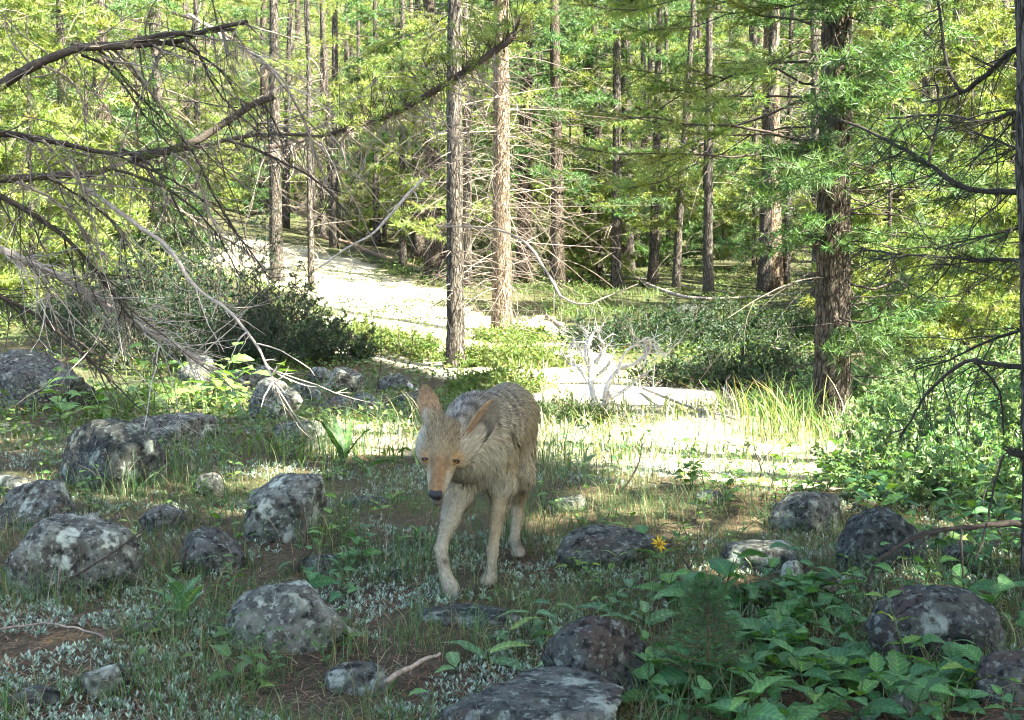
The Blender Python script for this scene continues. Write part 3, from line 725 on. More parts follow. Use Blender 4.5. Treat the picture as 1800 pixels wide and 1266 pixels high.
def herb(o, seed, label, group, leaves=LV, n=5, h=0.10, size=0.08, name='leafy_herb', cat='plant', pairs=True, tiltr=(0.1, 0.5), stemc=(0.05, 0.075, 0.025), lean=0.15):
    rng = np.random.RandomState(seed)
    root = thing(name, o, label, cat, group)
    ln = rng.normal(size=2) * lean * h; t = np.linspace(0, 1, 5)[:, None]
    stem = np.concatenate([ln * t ** 1.5, h * t], 1) - np.array([0, 0, 0.01])
    g = Geo(); g.tube(stem, 0.0022 * np.linspace(1, 0.5, 5) * (0.7 + size * 4), 4, np.asarray(stemc) * rng.uniform(0.8, 1.4))
    link('stem', g.mesh('stem', True), LEAF, root)
    a0 = rng.uniform(0, 6.28)
    for i in range(n):
        lev = (i // 2 + 1) / ((n + 1) // 2) if pairs else rng.uniform(0.1, 1.0)
        a = a0 + pi * (i % 2) + (i // 2) * 1.6 + rng.normal() * 0.3
        p = np.array([np.interp(lev, t[:, 0], stem[:, k]) for k in range(3)])
        s = size * rng.uniform(0.7, 1.2) * (1.1 - 0.3 * lev)
        up = rng.uniform(*tiltr)
        o_ = link('leaf', leaves[rng.randint(len(leaves))], LEAFV, root, p + np.array([-sin(a), cos(a), 0]) * 0.006, (up, rng.normal() * 0.25, a), (s, s, s))
    return root
rngP = np.random.RandomState(5)
def in_rock(x, y, k=1.0):
    x = np.asarray(x); y = np.asarray(y); r = np.zeros(x.shape, bool)
    for (a, b, rx, ry) in ROCKS: r |= ((x - a) / (rx * k)) ** 2 + ((y - b) / (ry * k)) ** 2 < 1
    return r
def scatter_poly(poly, n, seed, sep=0.0, rock=True):
    rng = np.random.RandomState(seed); P0 = np.array(poly, float); lo, hi = P0.min(0), P0.max(0); out = []
    for _ in range(n * 30):
        q = rng.uniform(lo, hi)
        if not in_poly(q[:1], q[1:], poly)[0]: continue
        o = on_ground(q[0], q[1])
        if rock and in_rock(o[:1], o[1:2])[0]: continue
        if sep and any((o[0] - b[0]) ** 2 + (o[1] - b[1]) ** 2 < sep * sep for b in out): continue
        out.append(o)
        if len(out) >= n: break
    return out
sd_ = [1000]
def herbs(poly, count, label, group, sep=0.05, **kw):
    for o in scatter_poly(poly, count, sd_[0], sep):
        sd_[0] += 1; rr = np.random.RandomState(sd_[0]); k2 = dict(kw)
        k2['h'] = kw.get('h', 0.1) * rr.uniform(0.6, 1.4); k2['size'] = kw.get('size', 0.08) * rr.uniform(0.55, 1.3); k2['tiltr'] = (rr.uniform(-0.2, 0.2), rr.uniform(0.3, 0.8)); k2['lean'] = 0.5
        herb(o, sd_[0], label, group, **k2)
    sd_[0] += 50
herbs([(1150,1085),(1300,1060),(1480,1075),(1560,1130),(1560,1190),(1800,1220),(1800,1300),(1180,1310),(1130,1240)], 62, 'broad toothed green herb in the dense patch before the big dark boulder', 'herbs in the leafy patch', h=0.075, size=0.088, n=6)
herbs([(1180,1040),(1420,1035),(1520,1060),(1480,1090),(1300,1080),(1160,1090)], 16, 'green herb at the back edge of the leafy patch', 'herbs at the back of the leafy patch', h=0.11, size=0.080, n=5)
herbs([(1480,1010),(1640,1030),(1760,1040),(1780,1120),(1560,1060)], 9, 'pale-leaved herb between the two dark boulders', 'herbs between the dark boulders', h=0.10, size=0.075, n=5)
for i, (px, py, hh, sz, n) in enumerate([(1035, 1185, 0.10, 0.125, 6), (935, 1120, 0.07, 0.10, 4), (860, 1165, 0.035, 0.13, 3), (960, 1090, 0.05, 0.115, 4), (1085, 1095, 0.06, 0.11, 4), (1130, 1110, 0.06, 0.12, 4), (850, 1055, 0.03, 0.06, 3), (1010, 1215, 0.04, 0.11, 3), (900, 1140, 0.05, 0.11, 4), (985, 1140, 0.06, 0.10, 5), (1110, 1060, 0.05, 0.09, 4), (1180, 1050, 0.06, 0.09, 5), (1060, 1070, 0.04, 0.08, 4), (800, 1190, 0.03, 0.10, 2)]):
    herb(on_ground(px, py), 600 + i, 'long-leaved pale green herb beside the dark speckled boulder', 'long-leaved herbs by the speckled boulder', LONG, n, hh, sz, tiltr=(0.0, 0.35))
herb(on_ground(418, 1205), 640, 'three-leaved green herb alone in front of the wedge-shaped boulder', None, MIDL, 4, 0.07, 0.075)
herb(on_ground(712, 1240), 641, 'single upright toothed leaf beside the dry crooked stick', None, LV, 1, 0.03, 0.075, tiltr=(0.5, 0.6))
herb(on_ground(1600, 1205), 642, 'bright yellow-green sprig standing before the big dark boulder', None, BRIGHT, 8, 0.20, 0.055, stemc=(0.10, 0.16, 0.04))
herbs([(500,1000),(640,985),(640,1060),(560,1075),(500,1050)], 7, 'round-leaved herb behind the wedge-shaped boulder', 'round-leaved herbs', h=0.09, size=0.07, n=5)
herbs([(250,705),(480,705),(500,745),(260,750)], 11, 'sunlit broad-leaved sprig behind the bleached flat stone', 'sunlit sprigs behind the flat stone', leaves=BRIGHT, h=0.30, size=0.15, n=7)
herbs([(70,735),(190,720),(200,760),(90,770)], 6, 'green sprig in front of the large dark boulder', 'sprigs before the large dark boulder', leaves=BRIGHT, h=0.28, size=0.13, n=7)
herbs([(0,790),(600,800),(620,1000),(0,1060)], 34, 'small bright-leaved sprig between the left boulders', 'small sprigs between the boulders', leaves=MIDL + BRIGHT, h=0.13, size=0.045, n=7)
herbs([(230,1010),(600,1000),(660,1230),(230,1240)], 22, 'small weedy sprig around the wedge-shaped boulder', 'weedy sprigs round the wedge boulder', leaves=MIDL, h=0.07, size=0.036, n=6)
herbs([(960,860),(1400,850),(1420,960),(1180,1030),(1130,1060),(980,1040)], 26, 'small weedy sprig near the yellow flower', 'weedy sprigs near the flower', leaves=MIDL + BRIGHT, h=0.09, size=0.04, n=6)
herbs([(620,860),(740,850),(730,960),(620,960)], 6, 'small green sprig beside the coyote muzzle', 'sprigs beside the muzzle', leaves=BRIGHT + MIDL, h=0.07, size=0.05, n=5)
herbs([(1190,848),(1560,858),(1620,885),(1200,875)], 30, 'leafy shrublet along the edge of the sunny strip', 'shrublets along the sunny strip', leaves=MIDL, h=0.14, size=0.06, n=8, sep=0.03)
herbs([(1480,870),(1800,890),(1800,1040),(1650,1000)], 34, 'leafy green herb behind the dark mottled boulder', 'herbs behind the mottled boulder', leaves=MIDL + LV, h=0.18, size=0.075, n=8, sep=0.03)
herbs([(960,790),(1180,800),(1180,850),(960,840)], 12, 'slim green shoot behind the low grey boulder', 'green shoots behind the grey boulder', leaves=LONG, h=0.16, size=0.07, n=6)
# tall broad-bladed plant left of the coyote
herb(on_ground(603, 815), 650, 'tall plant with upright lance leaves beside the coyote', None, [leaf_mesh('leaf', 1, 0.20, 0.3, 0.05, 0.05, (0.045, 0.095, 0.03), 12)], 7, 0.05, 0.24, pairs=False, tiltr=(0.75, 1.3))
herb(on_ground(640, 828), 651, 'low arching lance-leaved plant beside the taller one', None, [leaf_mesh('leaf', 1, 0.18, 0.3, 0.3, 0.05, (0.05, 0.10, 0.03), 13)], 5, 0.04, 0.22, pairs=False, tiltr=(0.2, 0.6))
herb(on_ground(320, 1090), 652, 'upright narrow-leaved plant between the pale boulders', None, LONG, 8, 0.10, 0.10, pairs=False, tiltr=(0.6, 1.2))

def needle_plant(o, h, seed, label, name, tiers, L, col, per=60, nl=0.022, nw=0.0022, group=None):
    rng = np.random.RandomState(seed); root = thing(name, o, label, 'tree', group)
    g, w_ = Geo(), Geo(); z = np.linspace(-0.02, h, 8)
    st = np.stack([0.02 * h * np.sin(z / h * 3), 0 * z, z], -1); sg = Geo(); sg.tube(st, np.linspace(0.005, 0.0015, 8), 6, (0.10, 0.065, 0.035))
    for i in range(tiers):
        zz = h * (0.08 + 0.88 * i / tiers); l = L * (1 - 0.8 * i / tiers)
        for a in np.arange(5) * 2 * pi / 5 + rng.uniform(0, 6):
            a += rng.normal() * 0.2; d = np.array([cos(a), sin(a), 0.35]); b = np.array([0, 0, zz]); e = b + d * l * rng.uniform(0.7, 1.1)
            B, E = [b], [e]
            for s_ in (-1, 1):
                for f_ in (0.35, 0.6):
                    q = b + (e - b) * f_; B.append(q); E.append(q + unit(d + s_ * 0.9 * np.array([-sin(a), cos(a), 0])) * l * 0.45)
            w_.sticks(B, E, 0.0018, 0.0008, (0.10, 0.07, 0.04)); g.needles(B, E, per, nl, nw, vary(col, rng, 0.12, len(B)), rng, 0.8)
    g.needles(st[:-1] + 0, st[1:] + 0, 20, nl, nw, vary(col, rng, 0.1, 7), rng, 0.8)
    link('stem', sg.mesh('stem', True), TWIG, root); link('twigs', w_.mesh('twigs'), TWIG, root, kind='stuff'); link('needles', g.mesh('needles'), NEEDLE, root, kind='stuff')
needle_plant(on_ground(1240, 1225), 0.27, 3, 'small soft green fir seedling in the leafy patch', 'fir_seedling', 9, 0.12, (0.045, 0.095, 0.034), 22, 0.022, 0.0016)

# yellow flower
def flower(px, py, h, label):
    o = on_ground(px, py); root = thing('yellow_flower', o, label, 'flower'); t = np.linspace(0, 1, 7)[:, None]
    stem = np.concatenate([0.03 * t ** 2, 0.01 * t, h * t], 1); g = Geo(); g.tube(stem, 0.0016, 5, (0.08, 0.11, 0.03)); link('stem', g.mesh('stem', True), LEAF, root)
    c = stem[-1]; ax = unit(np.array([-0.25, -0.75, 0.15])); a = unit(np.cross(ax, [0, 0, 1])); b = np.cross(ax, a)
    pm = leaf_mesh('petal', 1, 0.34, 0.2, 0.3, 0.0, (0.50, 0.30, 0.012), 3)
    for k in range(10):
        an = k * 2 * pi / 10 + 0.2 * sin(k * 3.1); d = a * cos(an) + b * sin(an)
        M = Matrix([list(unit(np.cross(d, ax))), list(d), list(ax)]).transposed().to_euler()
        link('petal', pm, LEAF, root, c + d * 0.005, M, (0.019 + 0.004 * sin(k * 5),) * 3)
    g = Geo(); g.tube([c - ax * 0.004, c + ax * 0.003, c + ax * 0.006], [0.006, 0.007, 0.003], 10, (0.30, 0.16, 0.01)); link('flower_head', g.mesh('head', True), LEAF, root)
    lm = LONG
    for k in range(3): link('leaf', lm[k % 2], LEAF, root, stem[1 + k], (0.3, 0, 2.1 * k), 0.07)
flower(1140, 1035, 0.125, 'single yellow flower in front of the low grey boulder')

# ---- ground cover nobody could count
def wedge(n, y0, y1, rng, half=0.44, pw=1.0):
    y = np.sqrt(rng.uniform(size=n) * (y1 ** 2 - y0 ** 2) + y0 ** 2) if pw == 1 else y0 + (y1 - y0) * rng.uniform(size=n) ** pw
    x = rng.uniform(-half, half, n) * y
    return x, y
def cover():
    rng = np.random.RandomState(99)
    # silvery mats
    x, y = wedge(32000, 2.15, 8.0, rng, pw=1.4)
    m = (fbm2(x, y, 0.42, 71, 3) + 0.6 * fbm2(x, y, 0.12, 72, 2) > 0.05) & ~in_rock(x, y, 1.0) & (np.hypot(x + 0.1, y - 3.75) > 0.12)
    px, py = to_px(x, y, 0 * x); m &= (py > 740) & ~in_poly(px, py, [(1150, 1090), (1560, 1100), (1800, 1200), (1800, 1300), (1150, 1300)])
    x, y = x[m], y[m]; N = len(x); z = terrain(x, y) + 0.012 * fbm2(x, y, 0.12, 15, 3); g = Geo()
    sc = rng.uniform(0.7, 1.3, N)
    for k in range(6):
        a = rng.uniform(0, 2 * pi, N); el = rng.uniform(0.25, 1.2, N); d = np.stack([np.cos(a) * np.cos(el), np.sin(a) * np.cos(el), np.sin(el)], -1)
        L = (0.007 + 0.008 * rng.uniform(size=N)) * sc; o = np.stack([x, y, z + 0.006 * rng.uniform(0, 2, N)], -1)
        sd = unit(np.cross(d, [0, 0, 1.0])) * (L * 0.20)[:, None]; mid = o + d * (L * 0.62)[:, None]; tip = o + d * L[:, None] + np.array([0, 0, 0.001])
        v = np.stack([o, mid - sd, tip, mid + sd], 1).reshape(-1, 3); q = np.arange(4 * N).reshape(-1, 4)
        c = np.array([0.26, 0.32, 0.22]) * rng.uniform(0.45, 1.35, (N, 1)) + np.array([0.0, 0.02, 0.0]) * rng.normal(size=(N, 1))
        g.add(v, quads=q, col=np.repeat(np.clip(c, 0.02, 0.8), 4, 0))
    link('silvery_ground_cover', g.mesh('silvery_ground_cover'), SILVER, label='silvery grey-green mat of tiny leaf rosettes on the forest floor', cat='ground cover', kind='stuff')
    # needle litter
    x, y = wedge(60000, 2.1, 8.0, rng, pw=1.3); m = ~in_rock(x, y, 0.9); x, y = x[m], y[m]; N = len(x)
    z = terrain(x, y) + 0.012 * fbm2(x, y, 0.12, 15, 3) + rng.uniform(0.001, 0.012, N); a = rng.uniform(0, 2 * pi, N); L = rng.uniform(0.02, 0.06, N)
    d = np.stack([np.cos(a), np.sin(a), rng.normal(size=N) * 0.18], -1); sd = np.stack([-np.sin(a), np.cos(a), 0 * a], -1) * rng.uniform(0.0008, 0.0016, N)[:, None]
    o = np.stack([x, y, z], -1); v = np.stack([o - sd, o + sd, o + d * L[:, None]], 1).reshape(-1, 3)
    pal = np.array([[0.18, 0.095, 0.048], [0.10, 0.06, 0.035], [0.23, 0.15, 0.085], [0.30, 0.23, 0.15], [0.05, 0.038, 0.028]])
    c = pal[rng.choice(5, N, p=[0.35, 0.25, 0.2, 0.08, 0.12])]
    g = Geo(); g.add(v, tris=np.arange(3 * N).reshape(-1, 3), col=np.repeat(c, 3, 0))
    link('needle_litter', g.mesh('needle_litter'), TWIG, label='rusty brown fallen pine needles on the ground', cat='litter', kind='stuff')
    # grass: fine blades near, tufts, tall clumps at the big pine
    g = Geo()
    x, y = wedge(52000, 2.15, 8.5, rng, pw=1.3); m = (fbm2(x, y, 0.35, 81, 3) + 0.4 * fbm2(x, y, 0.1, 85, 2) > -0.08) & ~in_rock(x, y, 1.0); x, y = x[m], y[m]
    def add(x, y, h, w_, col, bend=0.6, seg=3):
        N = len(x); a = rng.uniform(0, 2 * pi, N); z = terrain(x, y)
        g.blades(np.stack([x, y, z], -1), np.stack([np.cos(a), np.sin(a), 0 * a], -1), h, w_, np.clip(np.asarray(col) * rng.uniform(0.6, 1.4, (N, 1)), 0, 0.7), rng, seg, bend)
    N = len(x); gr = np.where(rng.uniform(size=(N, 1)) < 0.25, np.array([0.19, 0.165, 0.080]), np.array([0.062, 0.125, 0.034]))
    add(x, y, 0.04 + 0.10 * rng.uniform(size=N) ** 2, rng.uniform(0.0012, 0.0026, N), gr, 0.8)
    # a tuft line left of the coyote, at the sunny strip and in front
    for (cx, cy, n, sp, h, w_) in [(600, 800, 110, 0.10, 0.28, 0.004), (690, 770, 140, 0.16, 0.30, 0.004), (560, 800, 70, 0.12, 0.22, 0.003), (965, 810, 90, 0.10, 0.32, 0.004), (1000, 840, 60, 0.12, 0.25, 0.003), (1075, 820, 70, 0.2, 0.24, 0.003), (680, 985, 170, 0.13, 0.14, 0.0025), (740, 985, 120, 0.1, 0.13, 0.0025),
             (560, 960, 120, 0.09, 0.20, 0.003), (330, 830, 140, 0.15, 0.22, 0.003), (250, 870, 90, 0.12, 0.22, 0.004), (905, 955, 60, 0.05, 0.16, 0.0025), (830, 1010, 50, 0.06, 0.12, 0.0025), (310, 1120, 40, 0.06, 0.10, 0.0025), (520, 770, 80, 0.2, 0.25, 0.004), (1280, 1000, 60, 0.08, 0.10, 0.003), (1500, 1080, 60, 0.10, 0.10, 0.003), (1300, 860, 90, 0.3, 0.16, 0.004), (120, 1060, 30, 0.06, 0.2, 0.003), (1130, 900, 120, 0.25, 0.12, 0.003), (1250, 930, 120, 0.25, 0.10, 0.003)]:
        o = on_ground(cx, cy); xx = o[0] + rng.normal(size=n) * sp; yy = o[1] + rng.normal(size=n) * sp
        m = ~in_rock(xx, yy, 0.9); xx, yy = xx[m], yy[m]; n = len(xx)
        add(xx, yy, h * rng.uniform(0.4, 1.1, n), w_ * rng.uniform(0.6, 1.2, n), np.where(rng.uniform(size=(n, 1)) < 0.2, np.array([0.24, 0.20, 0.11]), np.array([0.060, 0.115, 0.036])), 0.7, 4)
    for (cx, cy, n, sp, h) in [(1385, 768, 130, 0.18, 0.36), (1425, 780, 60, 0.14, 0.18), (1345, 750, 60, 0.15, 0.34), (1510, 790, 60, 0.2, 0.16)]:
        o = on_ground(cx, cy); xx = o[0] + rng.normal(size=n) * sp; yy = o[1] + rng.normal(size=n) * sp * 0.7
        add(xx, yy, h * rng.uniform(0.4, 1.15, n), rng.uniform(0.004, 0.008, n), np.where(rng.uniform(size=(n, 1)) < 0.3, np.array([0.26, 0.23, 0.10]), np.array([0.085, 0.155, 0.035])), 0.6, 4)
    # grass banked against the stones
    for (a_, b_, rx, ry) in ROCKS:
        n = int(50 + 260 * rx); th = rng.uniform(0, 2 * pi, n); k = rng.uniform(0.98, 1.25, n)
        add(a_ + rx / 0.88 * k * np.cos(th), b_ + ry / 0.88 * k * np.sin(th), rng.uniform(0.02, 0.11, n), rng.uniform(0.0012, 0.003, n) * (1 + b_ / 8), np.where(rng.uniform(size=(n, 1)) < 0.35, np.array([0.19, 0.165, 0.085]), np.array([0.060, 0.120, 0.034])), 0.9)
    # middle distance
    x, y = wedge(42000, 6.0, 20, rng); m = ~in_rock(x, y) & (fbm2(x, y, 1.2, 83, 3) > -0.05); x, y = x[m], y[m]; N = len(x)
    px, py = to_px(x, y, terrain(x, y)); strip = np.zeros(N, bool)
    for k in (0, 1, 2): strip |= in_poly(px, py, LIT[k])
    col = np.where(strip[:, None] & (rng.uniform(size=(N, 1)) < 0.6), np.array([0.42, 0.39, 0.24]), np.array([0.10, 0.155, 0.035]))  # paler straw blades on the sun patches add to the painted glare
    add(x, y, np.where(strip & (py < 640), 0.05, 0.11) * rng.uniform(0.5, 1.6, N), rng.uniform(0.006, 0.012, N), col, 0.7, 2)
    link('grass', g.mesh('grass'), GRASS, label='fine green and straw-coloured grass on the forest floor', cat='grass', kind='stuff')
    # low leafy shrubs of the middle distance
    g = Geo(); x, y = wedge(115000, 6.2, 24, rng)
    px, py = to_px(x, y, terrain(x, y)); dn = fbm2(x, y, 0.9, 91, 3) + 0.3 * fbm2(x, y, 0.25, 92, 2)
    strip = np.zeros(len(x), bool)
    for k in (0, 1, 2): strip |= in_poly(px + 20 * fbm2(x, y, 0.6, 93, 2), py + 8 * fbm2(x, y, 0.6, 94, 2), LIT[k])
    m = (dn > -0.05) & (~strip | (dn > np.where(py > 640, 0.10, 0.28))) & ~in_rock(x, y, 0.9); x, y, dn = x[m], y[m], dn[m]; N = len(x)
    z = terrain(x, y) + rng.uniform(0.0, 1.0, N) ** 0.7 * (0.05 + 0.20 * sat(dn + 0.1)); s = rng.uniform(0.012, 0.026, N)[:, None]
    a = unit(rng.normal(size=(N, 3)) * np.array([1, 1, 0.45])); b = unit(np.cross(a, rng.normal(size=(N, 3)) * 0.5 + np.array([0, 0, 1.0])))
    o = np.stack([x, y, z], -1); v = np.stack([o - a * s, o - b * s * 0.5, o + a * s, o + b * s * 0.5], 1).reshape(-1, 3)
    base = np.array([0.085, 0.135, 0.032]) * (0.8 + 0.5 * sat(fbm2(x, y, 2.0, 95, 2) + 0.4))[:, None]
    c = base * rng.uniform(0.6, 1.4, (N, 1)); br = rng.uniform(size=N) < 0.06; c[br] = np.array([0.17, 0.11, 0.055])
    g.add(v, quads=np.arange(4 * N).reshape(-1, 4), col=np.repeat(c, 4, 0))
    link('low_undergrowth', g.mesh('low_undergrowth'), LEAF, label='low leafy green undergrowth spreading between the pine trunks', cat='undergrowth', kind='stuff')
cover()

def leafy_bush(px, py, rx, ry, h, n, col, label, seed, size=0.02, name='juniper_bush', needle=False, group=None):
    rng = np.random.RandomState(seed); o = on_ground(px, py); root = thing(name, o, label, 'bush', group)
    w_, g = Geo(), Geo()
    B, E = [], []
    for i in range(n):
        a = rng.uniform(0, 2 * pi); r = sqrt(rng.uniform()); x = rx * r * cos(a); y = ry * r * sin(a)
        zt = float(terrain(o[0] + x, o[1] + y)) - o[2]
        hh = h * (1 - 0.75 * r * r) * rng.uniform(0.35, 1.1) * (0.75 + 0.5 * fbm2(np.array([x]), np.array([y]), 0.4, seed, 2)[0])
        p0 = np.array([x * 0.7, y * 0.7, zt - 0.02]); p1 = np.array([x, y, zt + hh])
        w_.sticks([p0], [p1], 0.005, 0.002, (0.10, 0.08, 0.06))
        for k in range(9):
            q = p0 + (p1 - p0) * rng.uniform(0.35, 1.0); d = unit(rng.normal(size=3) + np.array([0, 0, 0.6])); B.append(q); E.append(q + d * rng.uniform(0.06, 0.16))
    B, E = np.array(B), np.array(E); w_.sticks(B, E, 0.002, 0.001, (0.09, 0.07, 0.05))
    g.needles(B, E, 19, size * 1.7, size * 0.70, vary(col, rng, 0.18, len(B)), rng, 1.0)
    link('stems', w_.mesh('stems'), TWIG, root, kind='stuff'); link('foliage', g.mesh('foliage'), NEEDLE, root, kind='stuff')
leafy_bush(355, 625, 1.35, 1.1, 1.35, 340, (0.022, 0.044, 0.018), 'dark spreading juniper mound behind the pale drooping limb', 1, 0.018)
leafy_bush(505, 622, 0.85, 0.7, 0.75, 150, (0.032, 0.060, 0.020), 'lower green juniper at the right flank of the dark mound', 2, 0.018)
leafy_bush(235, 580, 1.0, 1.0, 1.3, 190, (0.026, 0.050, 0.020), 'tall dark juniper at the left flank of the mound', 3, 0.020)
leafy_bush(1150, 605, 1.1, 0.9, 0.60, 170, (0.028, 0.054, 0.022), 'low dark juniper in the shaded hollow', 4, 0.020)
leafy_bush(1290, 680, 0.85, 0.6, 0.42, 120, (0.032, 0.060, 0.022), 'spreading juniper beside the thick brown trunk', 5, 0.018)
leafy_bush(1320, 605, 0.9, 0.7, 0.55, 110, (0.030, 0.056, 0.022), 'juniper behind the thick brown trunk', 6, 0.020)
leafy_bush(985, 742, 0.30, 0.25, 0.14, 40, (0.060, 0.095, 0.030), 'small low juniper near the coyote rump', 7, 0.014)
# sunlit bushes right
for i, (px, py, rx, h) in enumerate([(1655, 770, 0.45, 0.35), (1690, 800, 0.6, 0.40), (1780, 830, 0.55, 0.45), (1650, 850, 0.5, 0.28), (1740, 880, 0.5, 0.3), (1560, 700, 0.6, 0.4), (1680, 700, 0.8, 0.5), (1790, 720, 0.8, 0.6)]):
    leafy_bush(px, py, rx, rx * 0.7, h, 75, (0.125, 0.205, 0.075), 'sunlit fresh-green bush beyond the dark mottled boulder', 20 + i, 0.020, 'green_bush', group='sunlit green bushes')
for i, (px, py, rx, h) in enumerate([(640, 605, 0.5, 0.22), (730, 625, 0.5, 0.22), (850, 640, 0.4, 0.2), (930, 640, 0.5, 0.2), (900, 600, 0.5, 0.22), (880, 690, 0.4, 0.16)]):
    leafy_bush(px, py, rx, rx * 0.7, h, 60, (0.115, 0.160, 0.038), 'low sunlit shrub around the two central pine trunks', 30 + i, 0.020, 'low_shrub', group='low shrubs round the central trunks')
# ------------------------------------------------------------------ dead wood
WOOD = (lambda: (lambda t: t.done(t.princ(t.mix(1.0, t.attr(), t.ramp(t.noise(60, 5, 0.7, t.geo()), [(0.3, (0.5,) * 3), (0.7, (1.35, 1.3, 1.25))]), 'MULTIPLY'), 0.9, 0.12, t.bump(t.noise(90, 4, 0.7, t.geo()), 0.7, 0.006)).outputs[0]))(NT('weathered wood')))()
def spline(pts, n):
    pts = np.asarray(pts, float); m = len(pts); t = np.linspace(0, m - 1, n); i = np.clip(t.astype(int), 0, m - 2); f = (t - i)[:, None]
    p0 = pts[np.maximum(i - 1, 0)]; p1 = pts[i]; p2 = pts[i + 1]; p3 = pts[np.minimum(i + 2, m - 1)]
    return 0.5 * (2 * p1 + (p2 - p0) * f + (2 * p0 - 5 * p1 + 4 * p2 - p3) * f ** 2 + (3 * p1 - p0 - 3 * p2 + p3) * f ** 3)
def limb_path(pp, d0, d1=None):
    d1 = d0 if d1 is None else d1; n = len(pp)
    return np.array([P(a, b, d0 + (d1 - d0) * i / max(1, n - 1)) for i, (a, b) in enumerate(pp)])
def add_limb(root, base, path, w0, w1, col, rng, twigs=0, tl=0.5, tdir=(0.35, 0, -1.0), name='limb', tcol=None, sub=3, knob=0.06, tr=0.0035, spread=0.45, start=0.15):
    """one limb as a part; its fine twigs joined as one further part under it"""
    n = max(12, 5 * len(path)); pl = spline(path, n) - base
    pl = pl + np.cumsum(rng.normal(size=pl.shape), axis=0) * 0.0016
    rad = np.linspace(w0, w1, n) * (1 + knob * rng.normal(size=n)); g = Geo(); g.tube(pl, rad, 9, col)
    if w0 > 0.012:
        m = 160; k = rng.uniform(0, n - 1, m); q = np.stack([np.interp(k, np.arange(n), pl[:, j]) for j in range(3)], -1); dd = unit(rng.normal(size=(m, 3)))
        g.sticks(q, q + dd * (np.interp(k, np.arange(n), rad) * rng.uniform(1.1, 2.6, m))[:, None], 0.0028, 0.0010, np.asarray(col) * 1.5)
    o = link(name, g.mesh(name, True), WOOD, root)
    if twigs:
        g = Geo(); td = np.asarray(tdir, float); tcol = col if tcol is None else tcol
        for i in range(twigs):
            k = rng.uniform(start, 1.0) * (n - 1); q = np.array([np.interp(k, np.arange(n), pl[:, j]) for j in range(3)])
            d = unit(td + rng.normal(size=3) * spread); l = tl * (0.2 + 1.3 * rng.uniform() ** 2.2); t = np.linspace(0, 1, 7)[:, None]
            c = np.asarray(tcol) * rng.uniform(0.6, 1.35)
            tp = q + d * l * t + unit(rng.normal(size=3) + np.array([0.4, 0, -0.2])) * 0.42 * l * t ** 2 + np.cumsum(rng.normal(size=(7, 3)) * 0.018 * l, axis=0)
            g.tube(tp, tr * rng.uniform(0.7, 1.3) * np.linspace(1, 0.3, 7), 4, c, cap=False)
            for s in range(rng.randint(sub + 2)):
                a = tp[rng.randint(1, 6)]; dd = unit(d + rng.normal(size=3) * 0.7); ll = l * rng.uniform(0.12, 0.42); tt = np.linspace(0, 1, 4)[:, None]
                g.tube(a + dd * ll * tt + rng.normal(size=3) * 0.2 * ll * tt ** 2, tr * 0.5 * np.linspace(1, 0.4, 4), 3, c, cap=False)
        link('twigs', g.mesh('twigs', True), TWIG, o, kind='stuff')
    return o
